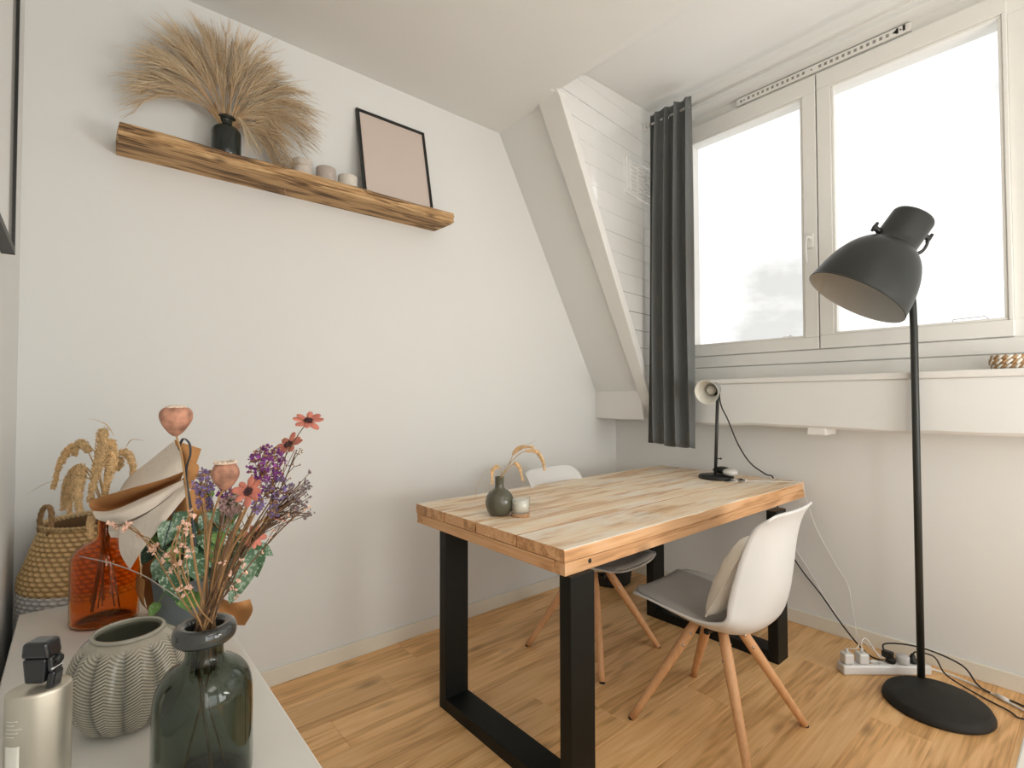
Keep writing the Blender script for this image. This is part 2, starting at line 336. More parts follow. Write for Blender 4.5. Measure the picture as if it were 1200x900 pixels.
def bez(p0, p1, p2, p3, n=12):
    p0, p1, p2, p3 = map(V, (p0, p1, p2, p3)); r = []
    for i in range(n + 1):
        t = i / n; r.append(p0 * (1 - t) ** 3 + p1 * 3 * t * (1 - t) ** 2 + p2 * 3 * t * t * (1 - t) + p3 * t ** 3)
    return r
def spline(pts, n=6):     # Catmull-Rom
    pts = [V(p) for p in pts]; q = [pts[0] * 2 - pts[1]] + pts + [pts[-1] * 2 - pts[-2]]; r = []
    for i in range(1, len(q) - 2):
        for k in range(n):
            t = k / n; a, b, c, d = q[i - 1:i + 3]
            r.append(.5 * ((2 * b) + (c - a) * t + (2 * a - 5 * b + 4 * c - d) * t * t + (3 * b - a - 3 * c + d) * t ** 3))
    r.append(pts[-1]); return r

# ------------------------------------------------------------------ room shell
XL, XR, YB, YF, ZC = -.146, 2.862, 2.245, -3.6, 2.685
def slope_x(z): return 1.82 + (2.685 - z) * .5616
def cheek_y(x): return 1.74 + .085 * (x - 1.74)
fl = MB().box((XL - .1, YF - .1, -.12), (XR + .1, YB + .1, -.008)); floor = struct('floor', fl, mat('subfloor', (.10, .06, .03), .9))
rows = []; y = 2.245 + .0
plank_meshes = {}
def plank_mesh(L, W):
    k = (round(L, 3), round(W, 3))
    if k not in plank_meshes:
        b = .0018; m = MB(); h = .008
        vs = [(0, 0, -h), (L, 0, -h), (L, W, -h), (0, W, -h), (0, 0, -b), (L, 0, -b), (L, W, -b), (0, W, -b), (b, b, 0), (L - b, b, 0), (L - b, W - b, 0), (b, W - b, 0)]
        m.add(vs, [(3, 2, 1, 0), (0, 1, 5, 4), (1, 2, 6, 5), (2, 3, 7, 6), (3, 0, 4, 7), (4, 5, 9, 8), (5, 6, 10, 9), (6, 7, 11, 10), (7, 4, 8, 11), (8, 9, 10, 11)], 0, False)
        plank_meshes[k] = m.mesh('plank', floor_m)
    return plank_meshes[k]
PL = 1.28; W = .181; y0 = 2.045
starts = {0: -.1, 1: .986, 2: .716, 3: .716 + .42, 4: .1, 5: 1.52, 6: .62, 7: 1.2, 8: .3, 9: .95, 10: 1.7}
r = 0; yy = 2.245
while yy > YF:
    yt = yy; yb = 2.045 if r == 0 else max(yy - W, YF); wd = yt - yb
    s = starts.get(r, random.uniform(0, PL)); x = s
    while x > XL: x -= PL
    while x < XR:
        xa = max(x, XL); xb = min(x + PL, XR)
        if xb - xa > .02:
            o = bpy.data.objects.new('plank', plank_mesh(xb - xa, wd)); COL.objects.link(o); o.parent = floor
            o.location = V((xa, yb, 0)) - V(floor.location)
        x += PL
    yy = yb; r += 1
struct('wall_left', MB().box((XL - .1, YF, 0), (XL, YB + .1, ZC + .05)), wall_m)
struct('wall_back', MB().box((XL - .1, YB, 0), (XR + .1, YB + .1, ZC + .05)), wall_m)
kn = MB().box((XR, YF, 0), (XR + .1, YB + .1, 1.25)); struct('wall_right', kn, wall_m)
# unseen rear wall; wide opening added to let sky light in
rw = MB(); rw.box((XL - .1, YF - .1, 0), (XR + .1, YF, .6)); rw.box((XL - .1, YF - .1, 2.35), (XR + .1, YF, ZC + .05)); rw.box((XL - .1, YF - .1, .6), (.05, YF, 2.35)); rw.box((2.6, YF - .1, .6), (XR + .1, YF, 2.35))
struct('wall_rear', rw, wall_m)
# sloped roof plane: left of the dormer and right of it
DY1, DY0 = 1.80, -1.75
sl = MB()
for ya, yb_ in ((1.862, YB + .05), (YF, DY0)):
    top = (slope_x(ZC + .02), ZC + .02); bot = (slope_x(1.02), 1.02)
    sl.prism([(top[0], ya, top[1]), (bot[0], ya, bot[1]), (bot[0] + .1, ya, bot[1]), (top[0] + .1, ya, top[1])], (0, yb_ - ya, 0))
struct('wall_slope', sl, wall_m)
# ceiling: flat part, chamfer up into the dormer, dormer ceiling rising to the lintel
ce = MB()
ce.box((XL - .1, YF, ZC), (1.745, YB + .1, ZC + .1)); ce.box((1.745, 1.757, ZC), (1.95, YB + .1, ZC + .1)); ce.box((1.745, YF, ZC), (1.95, DY0, ZC + .1))
prof = [(1.745, 2.685), (1.80, 2.700), (1.97, 2.846), (2.02, 2.866), (2.10, 2.876), (2.67, 2.930), (2.71, 2.925), (2.725, 2.905), (2.73, 2.87), (2.73, 2.853), (2.86, 2.857), (2.95, 2.857), (2.95, 3.05), (1.745, 3.05)]
ce.prism([(x, DY0, z) for x, z in prof], (0, 1.9 - DY0, 0))
struct('ceiling', ce, ceil_m)
# dormer cheek clad with glossy white boards, each board its own piece
ck = MB(); ck.prism([(slope_x(2.70) - .0, cheek_y(1.8) + .014, 2.70), (2.95, cheek_y(2.95) + .014, 2.95 + .05), (2.95, cheek_y(2.95) + .014, 1.02), (slope_x(1.02), cheek_y(slope_x(1.02)) + .014, 1.02)], (0, .02, 0))
ck.v = ck.v; cheek = struct('wall_dormer', ck, plank_m)
zs = [3.03, 2.925, 2.82, 2.715, 2.61, 2.508, 2.405, 2.30, 2.195, 2.09, 1.985, 1.88, 1.775, 1.67, 1.565, 1.463, 1.36, 1.25]
for i in range(len(zs) - 1):
    g_ = .0012 if i in (3, 4, 13, 14) else .0004; g2 = .0012 if i + 1 in (3, 4, 13, 14) else .0004; zt, zb = zs[i] - g_, zs[i + 1] + g2
    d = random.uniform(-.0012, .0012)
    def cx(z):
        return max(slope_x(z) + .004, 1.75) if z < 2.69 else 1.748
    p = MB(); xa, xb = cx(zt), cx(zb)
    fr = [(xa, zt), (2.90, zt), (2.90, zb), (xb, zb)]
    b = .0012
    vs = [(x, cheek_y(x) + d, z) for x, z in fr] ; vin = [(fr[0][0] + b, zt - b), (2.90 - b, zt - b), (2.90 - b, zb + b), (fr[3][0] + b, zb + b)]
    v2 = [(x, cheek_y(x) + d - .0025, z) for x, z in vin]; v3 = [(x, cheek_y(x) + .013, z) for x, z in fr]
    p.add(v3 + vs + v2, [(0, 1, 5, 4), (1, 2, 6, 5), (2, 3, 7, 6), (3, 0, 4, 7), (4, 5, 9, 8), (5, 6, 10, 9), (6, 7, 11, 10), (7, 4, 8, 11), (11, 10, 9, 8), (0, 3, 2, 1)][::1], 0, False)
    build(p, 'plank', plank_m, cheek)
struct('wall_dormer.001', MB().box((1.745, DY0 - .05, 1.02), (2.95, DY0, 3.0)), wall_m)
# slanted trim board on the dormer edge
tb = MB(); zt, zb = 2.69, 1.03; k = .5616; off = .032
def sb(z, yv, o): return (slope_x(z) - o, yv, z)
yr = lambda z: cheek_y(slope_x(z)) - .006
tb.hexa([sb(zb, yr(zb), off), sb(zb, 1.885, off), sb(zb, 1.885, -.02), sb(zb, yr(zb), -.02), sb(zt, yr(zt) + .0, off), sb(zt, 1.885, off), sb(zt, 1.885, -.02), sb(zt, yr(zt), -.02)])
tag(build(tb, 'trim_1', trim_m, bevel=.003), kind='structure')
# horizontal beam below the window, short end left of the dormer
bm_ = MB()
def wavy(ya, yb_, z0, z1, n=24, x0=2.65, x1=2.87):
    m = MB(); vs = []; fs = []
    for i in range(n + 1):
        y = ya + (yb_ - ya) * i / n; dz = .004 * math.sin(y * 7.3) + .003 * math.sin(y * 17)
        z1 = 1.242 + .022 * (1.8 - y) / 3.55; vs += [(x0 + .012, y, z0 + dz), (x0, y, z0 + .012 + dz), (x0 + .002 * math.sin(y * 9), y, (z0 + z1) / 2), (x0, y, z1 - .006), (x0 + .006, y, z1), (x1, y, z1), (x1, y, z0)]
    for i in range(n):
        for j in range(7): a = i * 7 + j; b = i * 7 + (j + 1) % 7; fs.append((a, b, b + 7, a + 7))
    fs += [tuple(range(6, -1, -1)), tuple(n * 7 + j for j in range(7))]
    m.add(vs, fs, 0, False); return m
tag(build(wavy(-1.75, 1.80, 1.022, 1.238), 'trim_2', wall_m), kind='structure')
lb = MB(); lb.hexa([(2.65, 1.862, 1.03), (2.65, YB, 1.03), (2.87, YB, 1.03), (2.87, 1.862, 1.03), (2.645, 1.89, 1.207), (2.645, YB, 1.207), (2.87, YB, 1.207), (2.87, 1.89, 1.207)])
tag(build(lb, 'trim_3', trim_m, bevel=.004), kind='structure')
tag(build(MB().box((2.66, .868, .992), (2.80, .945, 1.028)), 'trim_4', trim_m, bevel=.003), kind='structure')
# baseboards
struct('baseboard_back', MB().box((XL, YB - .012, 0), (XR, YB, .068)), base_m, bevel=.003)
struct('baseboard_right', MB().box((XR - .012, YF, 0), (XR, YB, .068)), base_m, bevel=.003)
struct('baseboard_left', MB().box((XL, YF, 0), (XL + .012, YB, .068)), base_m, bevel=.003)

# ------------------------------------------------------------------ window
win = tag(thing('window_1', None, None, (2.86, .9, 1.26)), kind='structure')
fm = MB()
fm.box((2.832, -1.75, 2.712), (2.93, 1.80, 2.857)); fm.box((2.832, -1.75, 1.268), (2.93, 1.80, 1.482)); fm.box((2.832, 1.640, 1.482), (2.93, 1.80, 2.712))
fm.box((2.845, .885, 1.482), (2.93, .990, 2.712)); fm.box((2.832, .10, 1.482), (2.93, .243, 2.712)); fm.box((2.832, -1.75, 1.482), (2.93, -1.30, 2.712))
build(fm, 'frame', frame_m, win, bevel=.002)
build(MB().box((2.818, -1.75, 1.345), (2.835, 1.80, 1.408)).box((2.808, -1.75, 1.27), (2.835, 1.80, 1.340)), 'bottom_rail', frame_m, win, bevel=.003)
def sash(ya, yb_, za, zb_, st, x0, name):
    m = MB(); y1, y2, z1, z2 = st
    m.box((x0, ya, za), (x0 + .05, yb_, z1)); m.box((x0, ya, z2), (x0 + .05, yb_, zb_)); m.box((x0, ya, z1), (x0 + .05, y1, z2)); m.box((x0, y2, z1), (x0 + .05, yb_, z2))
    s = build(m, name, frame_m, win, bevel=.003)
    m = MB(); t = .012; x1 = x0 + .006
    m.box((x1, y1, z1), (x1 + .03, y2, z1 + t)); m.box((x1, y1, z2 - t), (x1 + .03, y2, z2)); m.box((x1, y1, z1 + t), (x1 + .03, y1 + t, z2 - t)); m.box((x1, y2 - t, z1 + t), (x1 + .03, y2, z2 - t))
    build(m, 'glazing_bead', frame_m, s, bevel=.003)
    g = MB().box((x0 + .03, y1 + .002, z1 + .002), (x0 + .034, y2 - .002, z2 - .002)); build(g, 'pane', glass_m, s)
    return s
s1 = sash(.9395, 1.70, 1.412, 2.80, (1.003, 1.632, 1.472, 2.712), 2.812, 'sash')
s2 = sash(.243, .9345, 1.412, 2.80, (.258, .872, 1.478, 2.716), 2.812, 'sash')
s3 = sash(-1.30, .10, 1.412, 2.80, (-1.22, .02, 1.478, 2.716), 2.812, 'sash')  # unseen sash, added with the longer dormer to let more daylight in
# ventilation strip: little dark slots with printed marks at its ends
vsn = MB()
for k in range(26):
    if k in (12, 13): continue
    yv = 1.272 - (1.272 - .635) * k / 25
    vsn.box((2.8108, yv - .006, 2.824), (2.8125, yv + .006, 2.827)); vsn.box((2.8108, yv - .006, 2.829), (2.8125, yv + .006, 2.832)); vsn.box((2.8108, yv - .006, 2.834), (2.8125, yv + .006, 2.837))
slotf = MB().box((2.8118, .55, 2.812), (2.832, 1.34, 2.848)); build(slotf, 'vent_strip', frame_m, win)
tag(build(vsn, 'vent_slots', mat('slot_dark', (.16, .15, .13), .8), win), kind='stuff')
mk = MB(); X = 2.8108; D_ = (.002, 0, 0)
mk.prism([(X, 1.318, 2.836), (X, 1.318, 2.822), (X, 1.306, 2.829)], D_); mk.prism([(X, 1.300, 2.832), (X, 1.300, 2.826), (X, 1.294, 2.826), (X, 1.294, 2.832)], D_)
mk.prism([(X, .617, 2.830), (X, .600, 2.842), (X, .600, 2.822)], D_); mk.prism([(X, .602, 2.845), (X, .594, 2.845), (X, .594, 2.820), (X, .602, 2.820)], D_)
mk.prism([(X, .588, 2.835), (X, .583, 2.835), (X, .583, 2.829), (X, .588, 2.829)], D_); mk.prism([(X, .578, 2.847), (X, .568, 2.847), (X, .568, 2.822), (X, .578, 2.822)], D_)
mk.prism([(X, .957, 2.833), (X, .951, 2.833), (X, .951, 2.827), (X, .957, 2.827)], D_)
build(mk, 'vent_marking', black_m, win)
hd = build(MB().box((2.800, .955, 1.922), (2.812, .984, 1.995)), 'handle_rosette', frame_m, win, bevel=.004)
build(MB().tube(spline([(2.806, .970, 1.970), (2.785, .972, 1.974), (2.768, .977, 1.965), (2.768, .980, 1.93), (2.772, .980, 1.84)], 5), [.009] * 12 + [.0085] * 9, 10, flat=.8), 'handle_lever', mat('handle_white', (.80, .79, .76), .3), hd)
# sill board
tag(build(MB().hexa([(2.638, -1.75, 1.262), (2.832, -1.75, 1.262), (2.832, 1.80, 1.240), (2.638, 1.80, 1.240), (2.638, -1.75, 1.300), (2.832, -1.75, 1.300), (2.832, 1.80, 1.262), (2.638, 1.80, 1.262)]), 'trim_5', trim_m, bevel=.004), kind='structure')

# far roofs beyond the glass
def far(name, label, parts):
    t = thing(name, label, 'building', parts[0][3])
    for nm, mb, m, _ in parts: build(mb, nm, m, t)
hs = MB().box((40, 13.5, -12), (50, 20, 5.15)); ch = MB().box((40.2, 15.3, 5.15), (40.9, 15.75, 5.50)).box((40.1, 15.2, 5.50), (41, 15.85, 5.56)).tube([(40.5, 15.45, 5.56), (40.5, 15.45, 5.68)], .06, 8)
far('distant_house', 'distant pale house with a small chimney just above the left window pane bottom edge', [('wall', hs, roof_m, (45, 16.7, -12)), ('chimney', ch, mat('distant_chimney', (.50, .46, .42), .9), 0)])
hs = MB().box((30, 2.2, -12), (38, 6.0, 4.30)); rf = MB().tube([(30, 4.55, 4.57), (30, 3.50, 4.60), (30, 3.38, 4.47)], .022, 6)
rf.tube([(30, 4.55, 4.57), (30, 4.62, 4.29)], .02, 6).tube([(30, 3.38, 4.49), (30, 3.38, 4.29)], .02, 6)
far('distant_house', 'distant pale roof terrace with thin railing behind the lower right corner of right pane', [('wall', hs, roof_m, (34, 4, -12)), ('railing', rf, roofd_m, 0)])

# ventilation grille on the cheek
ga = lambda x, z, o=0: (x, cheek_y(x) - o, z)
gr = thing('vent_grille', 'white slotted ventilation grille on the glossy boards left of the curtain', 'vent', ga(2.52, 2.35, .01))
m = MB(); m.hexa([ga(2.385, 2.352, -.0), ga(2.665, 2.340), ga(2.665, 2.340, .016), ga(2.385, 2.352, .016), ga(2.385, 2.560), ga(2.665, 2.560), ga(2.665, 2.560, .016), ga(2.385, 2.560, .016)])
build(m, 'plate', plank_m, gr, bevel=.006)
for c in range(3):
    for rr in range(7):
        xx = 2.425 + c * .077; zz = 2.375 + rr * .025
        m = MB(); m.hexa([ga(xx, zz, .015), ga(xx + .055, zz, .015), ga(xx + .055, zz, .028), ga(xx, zz, .028), ga(xx, zz + .014, .015), ga(xx + .055, zz + .014, .015), ga(xx + .055, zz + .011, .018), ga(xx, zz + .011, .018)])
        build(m, 'louvre', plank_m, gr, bevel=.001)
for xx, zz in ((2.398, 2.366), (2.652, 2.356), (2.398, 2.547), (2.652, 2.547)): build(MB().ball(ga(xx, zz, .017), .004, seg=8, rings=5), 'screw', chrome_m, gr)

# ------------------------------------------------------------------ curtain and rod
rod = thing('curtain_rod', 'thin white curtain rod with round end stop under the dormer ceiling', 'curtain rod', (2.60, 1.2, 2.80))
build(MB().tube([(2.60, 1.795, 2.806), (2.60, -1.6, 2.806)], .0075, 12), 'rod', trim_m, rod)
build(MB().tube([(2.60, 1.812, 2.806), (2.60, 1.800, 2.806), (2.60, 1.795, 2.806)], [.020, .020, .016], 16), 'end_stop', trim_m, rod)
build(MB().tube([(2.60, 1.780, 2.806), (2.60, 1.768, 2.806)], .013, 14), 'collar', trim_m, rod)
cur = thing('curtain', 'charcoal eyelet curtain gathered at the left side of window', 'curtain', (2.60, 1.63, .91))
NF = 4
def curt(u, v):
    # u across, v from bottom to top; top narrower
    s = v; wy0 = 1.484 + .006 * s; wy1 = 1.790 - .035 * s ** 2
    ph = u * NF * 2 * PI + .5 * math.sin(3 * v); amp = (.034 + .008 * math.sin(u * 9 + 2)) * (1 - .05 * s)
    y = wy1 + (wy0 - wy1) * (u + .012 * math.sin(ph * 2) * 0)
    x = 2.582 + amp * (math.sin(ph) * .8 + .25 * math.sin(2 * ph + .6)) + .004 * math.sin(u * 23 + v * 4)
    y += .010 * math.cos(ph) * (1 if 0 < u < 1 else 0)
    z = .905 + (2.855 - .905) * v - .008 * math.sin(ph + .6) * (1 - v) - .012 * (1 if u > .45 else 0) * (1 - min(1, v * 30)) + .010 * math.sin(ph) * (v > .97)
    return V((x, y, z))
build(MB().grid(curt, 110, 50), 'fabric', curt_m, cur, solid=.0025)
for k in range(NF * 2):
    u = (k + .5) / (NF * 2) ; u = (k * .5) / NF - .002
    if k == 0: continue
    p = curt(u, .976); m = MB()
    ring = [p + V((0, 0, 0)) + V((math.cos(t) * 0, 0, 0)) for t in (0,)]
    # ring lies in the cloth where it crosses the rod
    q0 = curt(u - .004, .976); q1 = curt(u + .004, .976); tx = (q1 - q0).normalized(); tz = V((0, 0, 1))
    pts = [V((2.60, p.y, 2.806)) + tx * .021 * math.cos(a) + tz * .021 * math.sin(a) for a in [2 * PI * i / 20 for i in range(21)]]
    build(m.tube(pts, .0032, 6, cap=False), 'eyelet', chrome_m, cur)

# ------------------------------------------------------------------ floating shelf and what stands on it
SZ = 2.075
random.seed(3)
def shelf_fn():
    m = MB(); nx = 90; x0, x1 = .09, 1.388
    ring = [(2.245, 2.028), (2.19, 2.027), (2.13, 2.026), (2.085, 2.026), (2.066, 2.031), (2.062, 2.04), (2.070, 2.047), (2.062, 2.056), (2.062, 2.064), (2.068, 2.072), (2.082, SZ), (2.16, SZ), (2.245, SZ)]
    vs = []; fs = []; n = len(ring)
    for i in range(nx + 1):
        x = x0 + (x1 - x0) * i / nx
        for j, (yv, z) in enumerate(ring):
            e = 1 if 3 <= j <= 10 else .25
            a = noise.noise(V((x * 5, j * 1.7, 0))) * .0045 * e + noise.noise(V((x * 28, j * .9, 5))) * .0028 * e
            b = noise.noise(V((x * 7, j * .5, 9))) * .003 * e
            if 2 <= j <= 4: b += -.002 * abs(noise.noise(V((x * 3, 3, j * .3))))
            xe = x + (noise.noise(V((yv * 40, z * 60, x))) * .005 if i in (0, nx) else 0)
            vs.append((xe, yv + a, min(z + b * (j < 10), SZ)))
    for i in range(nx):
        for j in range(n): fs.append((i * n + j, i * n + (j + 1) % n, (i + 1) * n + (j + 1) % n, (i + 1) * n + j))
    fs += [tuple(range(n - 1, -1, -1)), tuple(nx * n + j for j in range(n))]
    m.add(vs, fs, 0, False); return m
tag(build(shelf_fn(), 'floating_shelf', shelf_m), 'rustic reclaimed timber shelf mounted on the white wall', 'shelf')
def solid_bottle(prof, t=.004):
    """outer profile -> closed glass wall with inner skin"""
    inner = [(max(.0005, r - t), z) for r, z in prof]
    inner[0] = (.0005, prof[0][1] + .006)
    inn = [(max(.0005, r - t), max(z, prof[0][1] + .006)) for r, z in prof[1:]]
    return [(.0005, prof[0][1])] + prof + list(reversed(inn)) + [(.0005, prof[0][1] + .006)]
def rnd(prof, n=5):    # smooth profile
    p = spline([(r, 0, z) for r, z in prof], n); return [(max(q.x, .0005), q.z) for q in p]
b1 = solid_bottle([(.044, 0), (.050, .004), (.0505, .03), (.0505, .095), (.049, .108), (.040, .120), (.024, .127), (.019, .133), (.0185, .150), (.022, .154), (.031, .156), (.032, .160), (.030, .163), (.024, .163)], .003)
tag(build(MB().lathe(b1, 40, c=(.416, 2.155, SZ)), 'glass_bottle', smoke2_m), 'small dark glass bottle with flared lip on the wall shelf', 'bottle')
for x, h, mm, lb_ in ((.694, .078, candle_m1, 'pale grey concrete candle cup, leftmost of the row on shelf'), (.793, .074, candle_m2, 'taupe grey concrete candle cup in the middle of the row'), (.888, .066, candle_m3, 'cream candle cup nearest the framed print on shelf')):
    t = thing('candle_cup', lb_, 'candle holder', (x, 2.15, SZ), 0, 'candle cups on the wall shelf')
    build(MB().lathe([(.036, 0), (.039, .002), (.040, .01), (.040, h - .003), (.038, h), (.033, h), (.032, h - .012), (.0005, h - .012)], 32), 'cup', mm, t, local=True)
    build(MB().lathe([(.0005, h - .013), (.031, h - .013), (.031, h - .008), (.0005, h - .007)], 24), 'wax', wax_m, t, local=True)
# leaning framed print
fr = thing('picture_frame', 'thin black frame with plain blush print leaning on the shelf', 'picture frame', (1.14, 2.142, SZ))
fw, fh = .358, .447; tilt = math.atan2(.094, .437)
Mx = Matrix.Translation((1.14 - fw / 2, 2.137, SZ + .001)) @ Matrix.Rotation(-tilt, 4, 'X')
def tbox(a, b, mtx):
    m = MB().box(a, b); m.v = [tuple(mtx @ V(p)) for p in m.v]; return m
def merge(*ms):
    r = MB()
    for m in ms: r.add(m.v, m.f, 0, False)
    return r
bw = .013
build(merge(tbox((0, 0, 0), (fw, .014, bw), Mx), tbox((0, 0, fh - bw), (fw, .014, fh), Mx), tbox((0, 0, bw), (bw, .014, fh - bw), Mx), tbox((fw - bw, 0, bw), (fw, .014, fh - bw), Mx)), 'frame', black_m, fr)
build(tbox((bw, .005, bw), (fw - bw, .009, fh - bw), Mx), 'print', print_m, fr)
# big dried plume bunch
random.seed(11)
def plumes():
    m = MB(); base = V((.416, 2.155, SZ + .15))
    specs = []
    for i in range(64):
        a = -68 + 132 * (i + random.uniform(-.4, .4)) / 63
        L = .225 + .105 * math.cos(math.radians(a * 1.05)) + random.uniform(-.025, .025)
        if a > 35: L += .03
        specs.append((a, L, False))
    for i in range(16): specs.append((random.uniform(40, 88), random.uniform(.15, .22), True))
    for a, L, drp in specs:
        dx = math.sin(math.radians(a)); dz = math.cos(math.radians(a))
        dy = random.uniform(-.22, .12)
        d0 = V((dx * .5, dy * .4, 1 if not drp else .8)).normalized(); d1 = V((dx, dy, max(dz, .1))).normalized()
        droop = .03 + .12 * (abs(a) / 70) ** 2
        p0 = base + V((random.uniform(-.010, .010), random.uniform(-.01, .01), -.08)); p1 = p0 + V((0, 0, .08)) + d0 * L * .3; p2 = base + d1 * L * .8; p3 = base + d1 * L + V((.03 * dx, 0, -droop - (.03 if drp else 0)))
        for p in (p2, p3):
            p.z = min(p.z, ZC - .03); p.y = min(p.y, 2.225)
        pts = bez(p0, p1, p2, p3, 12)
        m.tube(pts, [.0016] * 5 + [.0013] * 8, 4, 1)
        nh = 54
        for h in range(nh):
            t = .38 + .60 * h / nh; k = t * 12; i0 = min(int(k), 11); pb = pts[i0].lerp(pts[i0 + 1], k - i0); tg = (pts[i0 + 1] - pts[i0]).normalized()
            side = V((random.gauss(0, 1), random.gauss(0, 1), random.gauss(0, 1))); side = (side - tg * side.dot(tg)).normalized()
            hl = random.uniform(.04, .085) * (1.2 - .5 * abs(t - .6))
            e = pb + (tg + side * random.uniform(.12, .45)).normalized() * hl + V((.12 * dx, 0, -.012)) * hl * 3
            mid = pb.lerp(e, .5) + side * hl * .10
            for p in (mid, e): p.z = max(min(p.z, ZC - .008), SZ + .03 + .25 * max(0, p.x - .62)); p.y = min(p.y, 2.238)
            m.tube([pb, mid, e], [.0005, .0008, .0003], 3, 0 if random.random() < .8 else 1, cap=False)
    # wispy stalk hanging down beside the bottle
    for i in range(40):
        s = base + V((.035, -.05, -.0)); e = V((.52 + random.uniform(-.055, .02), 2.06 + random.uniform(0, .05), SZ + .004 + random.uniform(0, .05)))
        m.tube(bez(base + V((.01, -.01, .0)), base + V((.03, -.04, .05)), s + V((.02, 0, -.03)), e, 8), [.0010] * 4 + [.0006] * 5, 3, 0)
    return m
tag(build(plumes(), 'dried_grass', [plume_m, plumed_m]), 'large fluffy beige dried grass bunch in the shelf bottle', 'dried grass', kind='stuff')

# ------------------------------------------------------------------ framed picture on the left wall
pf = thing('picture_frame', 'thin black framed picture on the left wall cropped by photo edge', 'picture frame', (-.135, 1.2, 1.53))
def lw(a, b):
    m = MB().box(a, b); return m
m = MB(); ya, yb_, za, zb_ = .75, 1.745, 1.53, 2.45
build(merge(lw((-.146, ya, za), (-.122, yb_, za + .016)), lw((-.146, ya, zb_ - .016), (-.122, yb_, zb_)), lw((-.146, ya, za), (-.122, ya + .012, zb_)), lw((-.146, yb_ - .012, za), (-.122, yb_, zb_))), 'frame', black_m, pf)
build(MB().box((-.145, ya + .012, za + .016), (-.128, yb_ - .012, zb_ - .016)), 'print', mount_m, pf)

# ------------------------------------------------------------------ dining table
TX0, TX1, TY0, TY1, TZ, TB = 1.055, 2.800, 1.012, 1.842, .742, .667
tab = thing('dining_table', 'reclaimed timber table with black steel frame legs', 'table', (1.93, 1.43, 0))
ys = [1.012, 1.224, 1.440, 1.640, 1.842]
random.seed(5)
def board(xa, xb, ya, yb_, za, zb_, wob=.0, nseg=40, near=False):
    m = MB(); vs = []; fs = []
    for i in range(nseg + 1):
        x = xa + (xb - xa) * i / nseg; w1 = (noise.noise(V((x * 3.1, 4, 1))) * .008 + noise.noise(V((x * 11, 4, 1))) * .003) if near else noise.noise(V((x * 6, ya * 9, 2))) * .0012; w2 = noise.noise(V((x * 6, yb_ * 9, 2))) * .0012
        zt = zb_ + noise.noise(V((x * 4, ya * 7, 3))) * .0008
        e = .0014
        vs += [(x, ya + w1 * .5, za), (x, ya + w1, zb_ - e - (abs(w1) * .4 if near else 0)), (x, ya + w1 + e, zt), (x, yb_ + w2 - e, zt), (x, yb_ + w2, zb_ - e), (x, yb_, za)]
    for i in range(nseg):
        for j in range(6): fs.append((i * 6 + j, i * 6 + (j + 1) % 6, (i + 1) * 6 + (j + 1) % 6, (i + 1) * 6 + j))
    fs += [tuple(range(5, -1, -1)), tuple(nseg * 6 + j for j in range(6))]
    m.add(vs, fs, 0, False)
    # material: top faces top_m, sides side_m
    m.m = [0 if (k < nseg * 6 and k % 6 in (1, 2, 3)) else 1 for k in range(len(fs))]
    return m
for k in range(4):
    gp = .0042
    b_ = board(TX0 + random.uniform(0, .004), TX1 - random.uniform(0, .004), ys[k] + gp * (k > 0), ys[k + 1] - gp * (k < 3), TZ - .036, TZ, near=(k == 0))
    build(b_, 'tabletop_board', [top_m, side_m], tab)
build(board(TX0 + .004, TX1, TY0 + .002, TY0 + .045, TB, TZ - .0385, near=False), 'apron_board', [side_m, side_m], tab)
build(board(TX0 + .004, TX1, TY1 - .045, TY1 - .002, TB, TZ - .0385), 'apron_board', [side_m, side_m], tab)
for xa, xb in ((TX0 + .002, TX0 + .047), (TX1 - .047, TX1 - .002)):
    build(MB().box((xa, TY0 + .046, TB), (xb, TY1 - .046, TZ - .0385)), 'apron_board', [sidey_m], tab, bevel=.002)
build(MB().box((TX0 + .05, TY0 + .05, TZ - .0385), (TX1 - .05, TY1 - .05, TZ - .037)), 'underlay_panel', mat('dark_gap', (.03, .018, .01), .9), tab)
build(MB().tube([(1.165, TY0 + .0005, .690), (1.165, TY0 + .004, .690)], .007, 12), 'screw_hole', black_m, tab)
def uframe(x0, x1, y0, y1):
    t = .045; m = MB(); zt = TB
    for pa, pb in (((x0, y0, 0), (x1, y0 + t, zt)), ((x0, y1 - t, 0), (x1, y1, zt)), ((x0, y0 + t, 0), (x1, y1 - t, t))):
        build(MB().box(pa, pb), 'leg' if pb[2] > .5 else 'foot_bar', leg_m, tab, bevel=.003)
uframe(1.064, 1.167, .997, 1.681)
uframe(2.349, 2.452, .965, 1.645)

